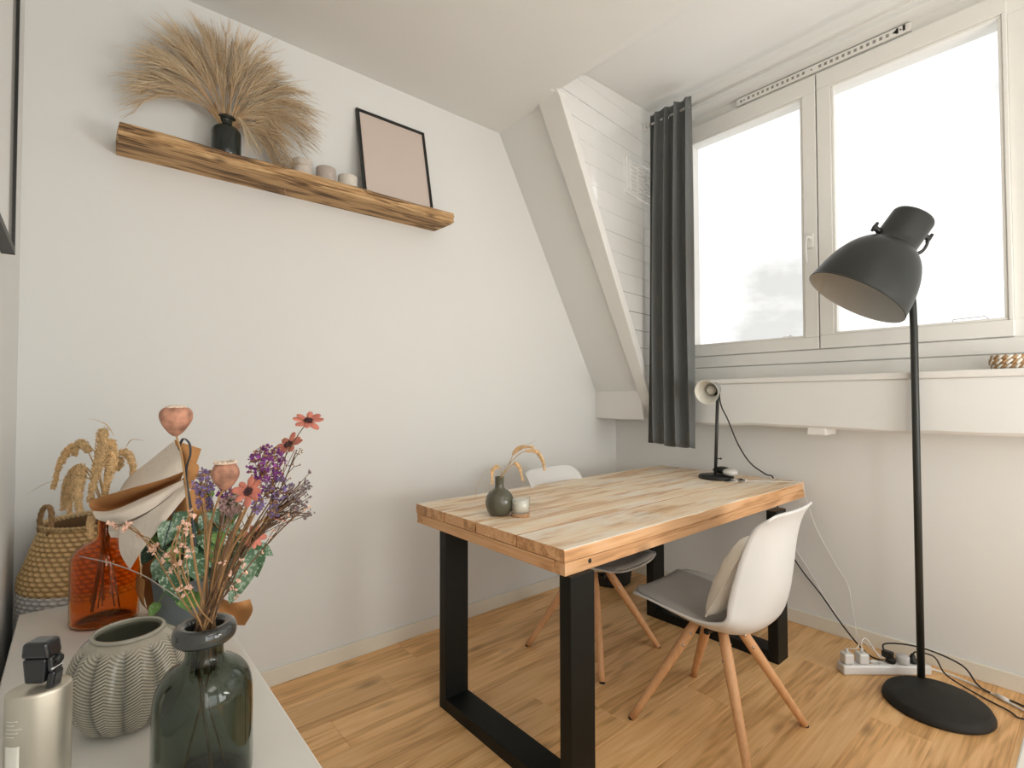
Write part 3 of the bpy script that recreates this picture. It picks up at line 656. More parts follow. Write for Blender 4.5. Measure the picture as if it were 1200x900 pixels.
# ------------------------------------------------------------------ chairs
def shell_pt(u, v, off=0.0):
    # u -1..1 across, v 0 (front lip) .. 1 (top of back)
    P = [(.252, .432), (.225, .426), (.155, .404), (.06, .380), (-.04, .368), (-.13, .378), (-.195, .425), (-.225, .50), (-.240, .59), (-.250, .69), (-.264, .765), (-.288, .815)]
    Wd = [.178, .188, .198, .206, .212, .216, .216, .211, .204, .197, .194, .190]
    E = [.010, .022, .045, .062, .070, .075, .05, .025, .012, .008, .006, .0]   # side edges rise (z)
    Fy = [.0, .0, .0, .0, .0, .02, .055, .080, .078, .060, .040, .026]           # side edges come forward (y)
    k = v * (len(P) - 1); i = min(int(k), len(P) - 2); t = k - i
    def cat(A):
        a0, a1, a2, a3 = A[max(i - 1, 0)], A[i], A[i + 1], A[min(i + 2, len(A) - 1)]
        return .5 * ((2 * a1) + (a2 - a0) * t + (2 * a0 - 5 * a1 + 4 * a2 - a3) * t * t + (3 * a1 - a0 - 3 * a2 + a3) * t ** 3)
    y = cat([p[0] for p in P]); z = cat([p[1] for p in P]); wd = cat(Wd); e = cat(E); f = cat(Fy)
    au = abs(u); c = au ** 2.4
    # rounded corners front and top
    if v < .10: wd *= 1 - .10 * ((.10 - v) / .10) ** 2; y -= .018 * au ** 4 * (.10 - v) / .10
    if v > .9: z -= .016 * au ** 8 * (v - .9) / .1; wd *= 1 - .03 * ((v - .9) / .1) ** 2
    return V((u * wd, y + f * c, z + e * c))
def make_chair():
    t = thing('chair', 'white plastic shell chair', 'chair')
    m = MB().grid(lambda a, b: shell_pt(a * 2 - 1, b), 28, 48)
    build(m, 'shell', plas_m, t, solid=.007, local=True)
    def padf(a, b):
        u = (a * 2 - 1) * .86; v = .035 + b * .43; p = shell_pt(u, v); q1 = shell_pt(u + .01, v); q2 = shell_pt(u, v + .01)
        n = (q1 - p).cross(q2 - p).normalized();
        if n.z < 0: n = -n
        ed = min(a, 1 - a, b, 1 - b); h = .005 + .020 * min(1, (ed * 9)) ** .5
        return p + n * h
    build(MB().grid(padf, 24, 24), 'seat_pad', pad_m, t, solid=.006, local=True)
    br = MB().lathe([(.030, .340), (.052, .346), (.052, .372)], 24); br.box((-.075, -.009, .336), (.075, .009, .352)); br.box((-.009, -.075, .336), (.009, .075, .352))
    return t, br
def finish_chair(t, br, rleg, cx_):
    b_ = build(br, 'bracket', black_m, t, local=True, bevel=.002); b_.rotation_euler.z = rleg
    for k in range(4):
        a = PI / 4 + k * PI / 2 + rleg
        d = V((math.cos(a), math.sin(a), 0)); m = MB()
        p0 = d * .066 + V((0, 0, .366)); p1 = d * .305 + V((0, 0, .004)); pts = [p0.lerp(p1, i / 8) for i in range(9)]
        m.tube(pts, [.016, .0185, .0185, .0178, .0168, .0158, .0148, .0138, .0128], 14)
        lg = build(m, 'leg', beech_m, t, local=True)
        sd = V((-d.y, d.x, 0))
        for f in (.12, .24):
            c = p0.lerp(p1, f); build(MB().tube([c - sd * .0205, c + sd * .0205], .0045, 10), 'bolt', chrome_m, lg, local=True)
        build(MB().tube([p1 + V((0, 0, .0)), p1 + V((0, 0, -.0035))], .0125, 12), 'foot_cap', black_m, lg, local=True)
c1, br = make_chair(); finish_chair(c1, br, -.02, 0); c1.location = (1.775, .945, 0); c1.rotation_euler.z = math.radians(1.5)
tag(c1, 'white plastic shell chair with cream cushion, nearest, facing the table front')
c2 = copy_tree(c1); c2.location = (1.862, 1.605, 0); c2.rotation_euler.z = math.radians(184)
tag(c2, 'white plastic shell chair behind the table, seat tucked under the tabletop')
for c in (c1, c2): c['group'] = 'white shell chairs at the table'
# loose cushion
def cushf(a, b, sgn):
    u = a * 2 - 1; v = b * 2 - 1; e = max(0, (1 - abs(u) ** 3)) ** .5 * max(0, (1 - abs(v) ** 3)) ** .5
    pin = 1 - .07 * (abs(u * v))
    return V((u * .165 * (1 - .06 * (1 - v * v) * 0) * (1.0 - .05 * (1 - abs(v)) ** 1), sgn * .056 * e + .004 * noise.noise(V((u * 4, v * 4, sgn))), v * .150 * (1.0 - .05 * (1 - abs(u)))))
cu = thing('cushion', 'small cream cotton cushion leaning on the nearest chair back', 'cushion', (1.755, .822, .585), math.radians(3))
M_ = Matrix.Rotation(math.radians(27), 4, 'X')
m = MB().grid(lambda a, b: M_ @ cushf(a, b, 1), 26, 26).grid(lambda a, b: M_ @ cushf(a, b, -1), 26, 26); build(m, 'cover', cush_m, cu, local=True)
edge = [(-1, -1), (1, -1), (1, 1), (-1, 1), (-1, -1)]; pts = []
for (u0, v0), (u1, v1) in zip(edge, edge[1:]):
    for k in range(10): t = k / 10; pts.append(M_ @ cushf((u0 + (u1 - u0) * t + 1) / 2, (v0 + (v1 - v0) * t + 1) / 2, 1))
pts.append(pts[0]); build(MB().tube(pts, .003, 6, cap=False), 'piping', cush_m, cu, local=True)

# ------------------------------------------------------------------ floor lamp
LPX, LPY = 2.622, .522
fl_ = thing('floor_lamp', 'tall dark grey floor lamp with wide bell shade before the window', 'floor lamp', (2.505, .455, 0))
build(MB().lathe([(.163, 0), (.168, .004), (.168, .012), (.160, .028), (.150, .036), (.02, .040), (.0005, .040)], 72, c=(2.492, .452, 0)), 'base', lampb_m, fl_)
J = V((2.487, .557, 1.7795)); AX = V((-.3099, .4628, -.8305)).normalized()
build(MB().tube([(LPX, LPY, .036), (LPX, LPY, .8), (LPX, LPY, 1.45), (LPX - .002, LPY + .002, 1.56), (LPX - .012, LPY + .012, 1.66), (LPX - .018, LPY + .006, 1.705)], .0135, 16), 'pole', lampd_m, fl_)
zax = AX; u_ = zax.cross(V((0, 0, 1))).normalized(); v_ = zax.cross(u_)
MT = Matrix(((u_.x, v_.x, zax.x, J.x), (u_.y, v_.y, zax.y, J.y), (u_.z, v_.z, zax.z, J.z), (0, 0, 0, 1)))
bell = [(.081, 0), (.100, .010), (.128, .040), (.152, .082), (.169, .128), (.180, .175), (.187, .222), (.189, .241)]
sb_ = rnd(bell, 4)
sh = build(MB().lathe(sb_ + [(.1905, .2415), (.1905, .244), (.187, .244)] , 64, mtx=MT), 'lamp_shade', lampd_m, fl_)
sh.data.polygons  # caps removed below
def nocaps(o):
    bmx = bmesh.new(); bmx.from_mesh(o.data); d = [f for f in bmx.faces if len(f.verts) > 8]; bmesh.ops.delete(bmx, geom=d, context='FACES_ONLY'); bmx.to_mesh(o.data); bmx.free()
nocaps(sh)
inn = build(MB().lathe([(max(r - .003, .001), z + .001) for r, z in sb_] + [(.187, .244)], 64, mtx=MT), 'shade_lining', lampw_m, sh); nocaps(inn)
build(MB().lathe([(.0005, -.137), (.066, -.137), (.073, -.134), (.0768, -.127), (.0775, -.118), (.0785, -.03), (.0795, -.003), (.083, 0), (.083, .004), (.0005, .005)], 56, mtx=MT), 'lamp_cap', lampd_m, fl_)
build(MB().ball(J + AX * .07, .045, seg=20, rings=12), 'bulb', mat('bulb_white', (.7, .7, .68), .3), fl_)
wv = (RT - AX * RT.dot(AX)).normalized(); back = wv.cross(AX).normalized()
if back.dot(FW) < 0: back = -back
pc = J - AX * .062
lp, rp = pc - wv * .088, pc + wv * .088
ptop = V((LPX - .018, LPY + .006, 1.705))
CL, CR = J - AX * .016 - wv * .080, J - AX * .098 + wv * .077
arc = spline([CR + wv * .026, CR + wv * .036 + AX * .026, CR + wv * .034 + AX * .056, CR + wv * .012 + AX * .082 + back * .01, CR - wv * .02 + AX * .085 + back * .06, ptop + V((0, 0, .015))], 6)
build(MB().tube(arc, .0105, 10, flat=.5), 'yoke', lampd_m, fl_)
build(MB().tube([ptop - V((0, 0, .02)), ptop + V((0, 0, .028))], .0155, 14), 'swivel', lampd_m, fl_)
for s in (-1, 1):
    c = CL if s < 0 else CR
    kb = build(MB().tube([c, c + wv * s * .014, c + wv * s * .026, c + wv * s * .032], [.014, .010, .011, .006], 14), 'knob', lampd_m, fl_)
    a0 = c + wv * s * .028; build(MB().tube([a0 - AX * .022, a0, a0 + AX * .016], [.006, .008, .005], 8), 'wing', lampd_m, kb)

# ------------------------------------------------------------------ desk lamp
DL = V((2.575, 1.362, TZ))
dl = thing('desk_lamp', 'small black desk lamp with grey shade at the far table end', 'desk lamp', DL)
build(MB().lathe([(.085, 0), (.088, .003), (.088, .012), (.083, .018), (.03, .020), (.0005, .020)], 48, c=DL), 'base', black_m, dl)
a0 = DL + V((-.018, -.006, .018)); a1 = V((2.52, 1.32, 1.165))
build(MB().tube([a0, a0.lerp(a1, .5), a1], .0085, 12), 'arm', mat('desk_lamp_arm', (.03, .03, .028), .4), dl)
build(MB().tube([a0.lerp(a1, .22), a0.lerp(a1, .22) + RT * .026], .003, 8).ball(a0.lerp(a1, .22) + RT * .026, .0055, seg=8, rings=6), 'thumb_screw', black_m, dl)
build(MB().ball(DL + RT * .035 + V((0, 0, .042)) + FW * .01, .045, seg=24, rings=12, sq=(1, 1, .42)), 'weight_cover', black_m, dl)
hc = V((2.50, 1.345, 1.207)); ha = (V((-.70, -.28, -.22)) - RT * .38).normalized()
u_ = ha.cross(V((0, 0, 1))).normalized(); v_ = ha.cross(u_); MD = Matrix(((u_.x, v_.x, ha.x, hc.x), (u_.y, v_.y, ha.y, hc.y), (u_.z, v_.z, ha.z, hc.z), (0, 0, 0, 1)))
o_ = [(.0005, -.052), (.026, -.050), (.034, -.044), (.037, -.030), (.038, -.008), (.043, .004), (.055, .022), (.062, .042), (.064, .052)]
dsh = build(MB().lathe(o_ + [(.0625, .053), (.060, .042), (.053, .023), (.040, .006), (.035, -.008), (.034, -.03), (.0005, -.04)], 40, mtx=MD), 'lamp_shade', [mat('shade_grey', (.28, .28, .27), .35), mat('shade_inner', (.78, .76, .68), .5)], dl)
nn = 40
for i, p in enumerate(dsh.data.polygons): p.material_index = 0 if i < nn * 8 else 1
build(MB().ball(hc - ha * .006, .025, seg=16, rings=10), 'bulb', mat('bulb_clear', (.62, .60, .55), .08, .35), dl)
build(MB().tube([a1, hc - ha * .03], .008, 8), 'joint', black_m, dl)
cb = spline([hc - ha * .045 + RT * .02, V((2.545, 1.315, 1.13)), V((2.57, 1.290, 1.05)), V((2.60, 1.255, .93)), V((2.66, 1.22, .83)), V((2.76, 1.185, .765)), V((2.815, 1.17, .74)), V((2.835, 1.16, .60)), V((2.838, 1.13, .42)), V((2.838, 1.05, .29)), V((2.835, .96, .19)), V((2.80, .85, .075)), V((2.72, .74, .02)), V((2.67, .67, .03)), V((2.64, .63, .06))], 6)
build(MB().tube(cb, .0036, 6), 'power_cord', cable_b, dl)

# white puck and charging cable on the table
pk = DL + V((-.05, -.055, .0)) + RT * .07
# pack of white earphone case leaning at the lamp base
tag(build(MB().ball(DL + RT * .052 - FW * .055 + V((0, 0, .0415)), .038, seg=24, rings=10, sq=(1, 1, .52)), 'charging_case', mat('pearl_white', (.62, .61, .57), .2)), 'small rounded white case resting against the desk lamp base', 'case')
cc = spline([V((2.50, 1.255, TZ + .004)), V((2.53, 1.225, TZ + .004)), V((2.56, 1.24, TZ + .006)), V((2.60, 1.20, TZ + .004)), V((2.66, 1.13, TZ + .004)), V((2.72, 1.06, TZ + .004)), V((2.738, 1.022, TZ + .004)), V((2.745, 1.000, TZ - .012)), V((2.76, .990, .66)), V((2.82, .97, .52)), V((2.845, .90, .36)), V((2.845, .845, .27)), V((2.82, .82, .19)), V((2.70, .77, .11)), V((2.52, .712, .118)), V((2.497, .752, .105))], 6)
tag(build(MB().tube(cc, .0019, 6), 'charging_cable', cable_w), 'thin white charging cable hanging off the right table end to power strip', 'cable')
m = MB(); random.seed(9)
for k in range(3):
    c0 = V((2.515 + k * .026, 1.265 - k * .02, TZ + .006)); m.tube([c0 + V((.018 * math.cos(a), .018 * math.sin(a), .002 * math.sin(a * 2) + .002 * k)) for a in [2 * PI * i / 14 for i in range(13)]], .0028, 6, k % 2)
m.box((2.53, 1.225, TZ), (2.565, 1.24, TZ + .012), 1).box((2.575, 1.21, TZ), (2.60, 1.222, TZ + .01), 2)
tag(build(m, 'cable_coil', [cable_b, chrome_m, cable_w]), 'small tangle of coiled plugs lying beside the desk lamp base', 'cable')

# ------------------------------------------------------------------ bud vase with millet and glass candle on the table
VB = V((1.190, 1.470, TZ))
tag(build(MB().lathe(solid_bottle([(.028, 0), (.033, .002), (.045, .014), (.0515, .034), (.0525, .050), (.0485, .070), (.038, .086), (.023, .095), (.0175, .101), (.0165, .112), (.0165, .138), (.0175, .140)], .003), 44, c=VB), 'bud_vase', olive_m), 'round olive bud vase with narrow neck on the table', 'vase')
def millet(name, pts, r, m, label, group, stem, leaf=None, seed=0):
    random.seed(seed); t = thing(name, label, 'dried grass', tuple(V(pts[0])), 0, group)
    P_ = spline(pts, 8); n = len(P_)
    build(MB().tube(P_, [.0016] * n, 5), 'stem', stem, t)
    hb = MB(); s0 = int(n * .45)
    for i in range(s0, n - 1):
        fr_ = (i - s0) / (n - 1 - s0); rr = r * (.55 + .45 * math.sin(PI * min(1, fr_ * 1.15 + .12)))
        seglen = (P_[i + 1] - P_[i]).length; cnt = max(8, int(seglen * rr * 2 * PI / (.0030 ** 2) * .55))
        tg = (P_[i + 1] - P_[i]).normalized(); u = tg.cross(V((.3, .2, .9))).normalized(); v = tg.cross(u)
        hb.tube([P_[i], P_[i + 1]], rr * .8, 7)
        for k in range(cnt):
            a = random.uniform(0, 2 * PI); q = P_[i].lerp(P_[i + 1], random.random()) + (u * math.cos(a) + v * math.sin(a)) * rr * random.uniform(.82, 1.1)
            hb.blob(q, random.uniform(.0017, .0026))
        for k in range(cnt // 4):
            a = random.uniform(0, 2 * PI); d = (u * math.cos(a) + v * math.sin(a)); q = P_[i] + d * rr; hb.tube([q, q + d * .004 + tg * .005], [.0004, .0002], 3, cap=False)
    tag(build(hb, 'seed_head', m, t), kind='stuff')
    if leaf: lm = MB().tube(spline(leaf, 5), [.0004 + .0022 * math.sin(PI * i / (5 * (len(leaf) - 1))) for i in range(5 * (len(leaf) - 1) + 1)], 5, flat=.25); build(lm, 'leaf', stem, t)
    return t
def tp(px, py, D=None): return at(px, py, (V((1.19, 1.47, .8)) - EYE).dot(FW) + (D or 0))
nk = VB + V((0, 0, .13)); G = 'millet stems in the olive bud vase'
millet('millet_stem', [nk, tp(596, 545), tp(603, 530, .01), tp(612, 524, .01), tp(626, 524, .01)], .0078, millet2_m, 'tan millet head topmost in the bud vase, pointing level right', G, straw_m, [tp(612, 523), tp(622, 519), tp(629, 515)], 1)
millet('millet_stem', [nk, tp(598, 543), tp(612, 530, -.02), tp(628, 529, -.02), tp(636, 540, -.02), tp(638, 551, -.02)], .0074, millet2_m, 'tan millet head arching furthest right out of the bud vase', G, straw_m, None, 2)
millet('millet_stem', [nk, tp(597, 548, -.02), tp(604, 543, -.03), tp(609, 549, -.03), tp(613, 564, -.03)], .0066, millet2_m, 'tan millet head drooping short to the right of bud vase neck', G, straw_m, None, 3)
millet('millet_stem', [nk, tp(588, 552, -.01), tp(583, 547, -.02), tp(577, 552, -.02), tp(577, 568, -.02)], .0070, millet2_m, 'tan millet head drooping left of the bud vase neck', G, straw_m, [tp(582, 548), tp(570, 552), tp(560, 568), tp(558, 578), tp(557, 591)], 4)
CG = V((1.237, 1.407, TZ)); cgt = thing('glass_candle', 'white candle in clear glass on cork coaster beside the bud vase', 'candle', CG)
build(MB().lathe([(.0005, 0), (.034, 0), (.0345, .011), (.0005, .011)], 32, c=CG), 'coaster', cork_m, cgt)
build(MB().lathe([(.0005, .0115), (.030, .0115), (.034, .015), (.036, .075), (.0345, .075), (.0325, .018), (.0005, .018)], 40, c=CG), 'glass', clear_m, cgt)
build(MB().lathe([(.0005, .0185), (.0312, .0185), (.0322, .060), (.027, .062), (.0005, .060)], 36, c=CG), 'wax', wax_m, cgt)

# ------------------------------------------------------------------ power strip, plugs, cords on the floor
sd_ = V((.755, -.655, 0)).normalized(); sn = V((.655, .755, 0)); s0 = V((2.472, .752, 0)); SL = .37
ps = thing('power_strip', 'white power strip on the floor beside the lamp base', 'power strip', s0 + sd_ * SL / 2)
def sbox(a, b, c0=s0): # along, across, up
    return [c0 + sd_ * x + sn * y + V((0, 0, z)) for z in (a[2], b[2]) for x, y in ((a[0], a[1]), (b[0], a[1]), (b[0], b[1]), (a[0], b[1]))]
build(MB().hexa(sbox((0, 0, 0), (SL, .05, .040))), 'housing', plas_m, ps, bevel=.007)
for k in range(6):
    c = s0 + sd_ * (.035 + k * .058) + sn * .025 + V((0, 0, .0402))
    build(MB().lathe([(.021, 0), (.021, .0025), (.018, .0025), (.018, .0005), (.0005, .0005)], 24, c=c), 'socket', plas_m, ps)
build(MB().hexa(sbox((.118, .015, .040), (.124, .032, .0435))), 'switch', mat('brass_contact', (.45, .28, .1), .4, .6), ps)
def onstrip(k, z=.0425): return s0 + sd_ * (.035 + k * .058) + sn * .025 + V((0, 0, z))
for k, lb_ in ((0, 'white cube charger at the left end of power strip'), (1, 'white cube charger second from left on power strip')):
    c = onstrip(k - (.1 if k == 0 else 0)); t = CH = thing('usb_charger', lb_, 'charger', c, 0, 'white chargers in the power strip')
    build(MB().hexa(sbox((-.020, -.020, 0), (.020, .020, .042), c)), 'body', plas_m, t, bevel=.006)
    build(MB().tube([c + V((0, 0, .042)), c + V((0, 0, .058))], .0055, 10), 'connector', plas_m, t)
c = onstrip(3.1); PLG = tag(build(MB().lathe([(.0005, 0), (.018, 0), (.018, .018), (.012, .022), (.0005, .024)], 24, c=c).box(tuple(c + V((-.015, -.01, .018))), tuple(c + V((.01, .03, .045)))), 'power_plug', black_m, bevel=.003), 'black right-angled plug in the middle of the power strip', 'plug')
c = onstrip(3.95); tag(build(MB().lathe([(.0005, 0), (.024, 0), (.025, .004), (.025, .026), (.022, .030), (.0005, .030)], 32, c=c), 'timer_plug', mat('pale_grey_plastic', (.62, .62, .61), .35)), 'round pale grey plug on the power strip left of the pole', 'plug')
c = onstrip(4.7); PLG2 = tag(build(MB().lathe([(.0005, 0), (.017, 0), (.017, .008), (.008, .030), (.005, .036), (.0005, .036)], 20, c=c), 'power_plug', black_m), 'small black conical plug on the power strip beside lamp pole', 'plug')
def cord(pts, r, m, owner, nm='power_cord'): build(MB().tube(spline(pts, 6), r, 6), nm, m, owner)
c = onstrip(3.1, .07)
cord([c + V((0, .02, 0)), (2.70, .66, .095), (2.76, .55, .10), (2.78, .42, .07), (2.76, .36, .012), (2.74, .26, .006), (2.70, .16, .005), (2.66, .10, .005)], .0034, cable_b, PLG)
cord([onstrip(4.7, .078), (2.70, .55, .10), (2.74, .50, .085), (2.73, .46, .03), (2.70, .36, .006), (2.65, .27, .006), (2.62, .24, .006), (2.66, .20, .005), (2.74, .19, .006), (2.80, .17, .012), (2.84, .10, .06), (2.848, .02, .12)], .003, cable_b, PLG2)
cord([s0 + sd_ * SL + sn * .025 + V((0, 0, .02)), (2.79, .46, .012), (2.77, .36, .006), (2.70, .24, .006), (2.66, .15, .006), (2.60, .02, .006)], .0042, cable_w, ps)
c = onstrip(1, .10)
cord([c, c + V((.0, .0, .03)), c + V((.03, -.01, .035)), onstrip(2.1, .08), onstrip(2.4, .06)], .002, cable_w, CH, 'charging_cable')
cord([onstrip(2.6, .06), (2.72, .80, .10), (2.80, .92, .18), (2.845, 1.0, .27), (2.85, 1.12, .44), (2.80, 1.18, .60), (2.78, 1.19, TB)], .0019, cable_w, dl, 'charging_cable')
tag(build(MB().tube([(2.741, .312, .011), (2.722, .278, .010)], .0085, 8), 'cord_connector', plas_m), 'white ribbed connector sleeve on the white floor cord', 'connector')

# black round pot beyond the table, below the far chair
PB = V((2.60, 2.09, 0)); pt_ = thing('floor_basket', 'black round floor pot against back wall behind far chair legs', 'pot', PB)
build(MB().lathe([(.0005, 0), (.115, 0), (.125, .01), (.135, .10), (.137, .13), (.130, .13), (.125, .03), (.0005, .03)], 44, c=PB, cap=False), 'pot', mat('black_pot', (.022, .022, .022), .7), pt_)

# woven ring basket on the sill
random.seed(2)
wb = thing('woven_basket', 'small striped woven rope basket on the window sill', 'basket', (2.735, .262, 1.281))
for k in range(3):
    m = MB(); R0 = (.044, .050, .046)[k]; zc = 1.290 + k * .016
    for i in range(22):
        a = 2 * PI * i / 22; a2 = a + .33
        p = [V((2.715 + R0 * math.cos(a + (a2 - a) * q), .254 + R0 * 1.0 * math.sin(a + (a2 - a) * q), zc - .008 + .016 * q)) for q in (0, .5, 1)]
        m.tube(p, .0052, 6, i % 2)
    tag(build(m, 'coil', [ropet_m, ropew_m], wb), kind=None)

# ------------------------------------------------------------------ white furniture at the right edge
cab2 = thing('low_cabinet', 'white low cabinet edge in the bottom right corner', 'cabinet', (1.30, -.14, 0))
build(MB().box((.95, -.40, 0), (1.93, .130, .40)), 'body', cabinet_m, cab2, bevel=.003); build(MB().box((.94, -.41, .40), (1.94, .140, .43)), 'top', cabinet_m, cab2, bevel=.004)

# ------------------------------------------------------------------ sideboard in the left foreground
CZ = .6
sbd = thing('sideboard', 'white sideboard along the left wall carrying the vases', 'sideboard', (.09, .9, 0))
build(MB().box((-.112, .15, CZ - .022), (.300, 1.900, CZ)), 'top', cabinet_m, sbd, bevel=.003)
build(MB().box((-.105, .16, .05), (.286, 1.892, CZ - .022)), 'body', cabinet_m, sbd, bevel=.002)
build(MB().box((-.09, .18, 0), (.26, 1.87, .05)), 'plinth', cabinet_m, sbd)
for k in range(4):
    ya = .163 + k * .433; d = build(MB().box((.286, ya + .002, .055), (.302, ya + .431, CZ - .026)), 'door', cabinet_m, sbd, bevel=.002)
    build(MB().box((.302, ya + .40, .40), (.312, ya + .412, .50)), 'handle', chrome_m, d, bevel=.002)

# smoke glass bottle, nearest
GB = V((.152, .900, CZ))
gp = [(.054, 0), (.065, .004), (.067, .012), (.0668, .06), (.0660, .118), (.0645, .140), (.059, .157), (.048, .171), (.033, .180), (.0265, .187), (.0255, .200), (.026, .2085)]
lip = [(.030, .2085), (.038, .211), (.0425, .217), (.043, .225), (.0405, .233), (.034, .237), (.0265, .235)]
gv = thing('glass_vase', 'green-grey smoked glass vase with rolled lip, nearest on the sideboard', 'vase', GB)
build(MB().lathe(solid_bottle(rnd(gp, 3), .0035), 72, c=GB), 'body', smoke_m, gv)
build(MB().lathe(rnd([(.0255, .2085)] + lip + [(.0235, .228), (.0235, .212), (.0255, .2085)], 4), 72, c=GB, cap=False), 'lip', mat('dark_lip_glass', (.045, .05, .046), .05, trans=.25, coat=.6), gv)

# ribbed vase with chevron relief
RV = V((.076, 1.155, CZ))
def rvf(u, v):
    # v 0 bottom .. 1 rim
    prof = [(.044, 0.0), (.050, .002), (.062, .012), (.076, .034), (.0845, .062), (.0860, .086), (.0820, .112), (.073, .136), (.060, .152), (.0535, .157)]
    k = v * (len(prof) - 1); i = min(int(k), len(prof) - 2); t = k - i
    def c(q): a0, a1, a2, a3 = prof[max(i - 1, 0)][q], prof[i][q], prof[i + 1][q], prof[min(i + 2, len(prof) - 1)][q]; return .5 * ((2 * a1) + (a2 - a0) * t + (2 * a0 - 5 * a1 + 4 * a2 - a3) * t * t + (3 * a1 - a0 - 3 * a2 + a3) * t ** 3)
    r, z = c(0), c(1); th = 2 * PI * u; NR = 11; f = (u * NR) % 1; tri = abs(f - .5) * 2     # 0 on spine, 1 in valley
    fade = max(0, min(1, z / .012)) * max(0, min(1, (.150 - z) / .012))
    rib = (1 - tri ** 1.8) * .008 - .005
    ph = (z + tri * .013) / .0052; s = .5 + .5 * math.sin(2 * PI * ph)
    rr = r + fade * (rib + s * .0015)
    g = (.05 + .95 * s * s * (3 - 2 * s) * (1 - .7 * tri ** 5)) * fade + .55 * (1 - fade)
    return V((rr * math.cos(th), rr * math.sin(th), z)) + RV, g
rv = MB().grid(rvf, 264, 170, closeu=True, attr=True)
inner = [(.0535, .157), (.052, .160), (.0495, .160), (.047, .156), (.058, .146), (.076, .11), (.079, .08), (.07, .035), (.05, .012), (.0005, .010)]
o0 = len(rv.v); rv.lathe(inner, 66, 1, c=RV, cap=False); rv.lathe([(.0005, 0), (.044, 0.0003)], 66, 1, c=RV)
# inside has its own even olive-grey material
rim = MB().lathe([(.0500, .1585), (.0535, .1560), (.0560, .1580), (.0540, .1625), (.0500, .1625), (.0480, .1590), (.0500, .1585)], 66, c=RV, cap=False)
rvt = thing('ribbed_vase', 'round ceramic vase with chevron-ribbed grey-beige glaze', 'vase', RV)
build(rv, 'body', [glaz_m, mat('vase_inside', (.22, .22, .16), .35)], rvt, attr=True); build(rim, 'rim', mat('rim_glaze', (.36, .34, .28), .2, coat=.5), rvt)

# pump bottle
SB = V((-.034, .952, CZ))
sbt = thing('spray_bottle', 'champagne metal spray bottle with black trigger head at photo corner', 'bottle', SB, 0)
def oval(prof, seg=56, sy=.78): return MB().lathe(prof, seg, c=SB, sx=1, sy=sy)
build(oval([(.0005, 0), (.031, 0), (.0345, .003), (.0345, .1835), (.0335, .187), (.030, .188), (.0005, .189)]), 'body', satin_m, sbt)
vw = V((SB.x, SB.y, 0)).normalized()
build(MB().lathe([(.0348, .03), (.0349, .03), (.0349, .128), (.0348, .128)], 56, c=SB, sx=1, sy=.78), 'hidden_band', satin_m, sbt) if False else None
# label band on the camera-left side
m = MB(); vs = []; aa = [math.radians(205 + k * 5) for k in range(8)]
for a in aa:
    for z in (.030, .126): vs.append(SB + V((.0352 * math.cos(a), .0352 * .78 * math.sin(a), z)))
m.add(vs, [(2 * i, 2 * i + 2, 2 * i + 3, 2 * i + 1) for i in range(7)], 0, True); build(m, 'label', label_m, sbt, solid=.0004)
m = MB()
for k in range(5):
    z = .138 + k * .005; aa2 = [math.radians(208 + q * 4) for q in range(6 + (k % 3) * 2)]
    m.tube([SB + V((.0350 * math.cos(a), .0350 * .78 * math.sin(a), z)) for a in aa2], .0005, 4)
build(m, 'print_lines', ink_m, sbt)
nkz = SB + V((.0, .0, .188))
build(MB().lathe([(.009, 0), (.009, .012), (.0005, .012)], 20, c=nkz), 'neck', clear_m, sbt)
hd_ = MB()
n0 = nkz + V((0, 0, .010))
X1 = V((.80, -.6, 0)).normalized(); Y1 = V((.6, .8, 0))     # X1 points to the nozzle, Y1 across
def hp(a, b, c): return n0 + X1 * a + Y1 * b + V((0, 0, c))
def slab(m, a0, a1, w0, z0, z1, w1=None, a2=None, a3=None):
    w1 = w1 or w0; a2 = a0 if a2 is None else a2; a3 = a1 if a3 is None else a3
    m.hexa([hp(a0, -w0, z0), hp(a1, -w0, z0), hp(a1, w0, z0), hp(a0, w0, z0), hp(a2, -w1, z1), hp(a3, -w1, z1), hp(a3, w1, z1), hp(a2, w1, z1)]); return m
build(slab(MB(), -.013, .012, .010, -.004, .030, .012, -.015, .016), 'trigger_body', pump_m, sbt, bevel=.004, seg=3)
build(slab(MB(), -.017, .021, .0125, .030, .052, .0135, -.014, .017), 'trigger_head', pump_m, sbt, bevel=.005, seg=3)
build(slab(MB(), .012, .021, .010, -.018, .012, .009, .016, .026), 'trigger', pump_m, sbt, bevel=.004, seg=3)
build(slab(MB(), .016, .024, .009, .010, .032, .010, .015, .022), 'nozzle_block', pump_m, sbt, bevel=.004, seg=3)
build(MB().tube([hp(.020, 0, .026), hp(.027, 0, .026)], .0055, 16), 'nozzle', black_m, sbt)
build(slab(MB(), .0175, .0235, .009, .0145, .0175), 'clip', mat('clip_clear', (.6, .6, .58), .2), sbt, bevel=.001)

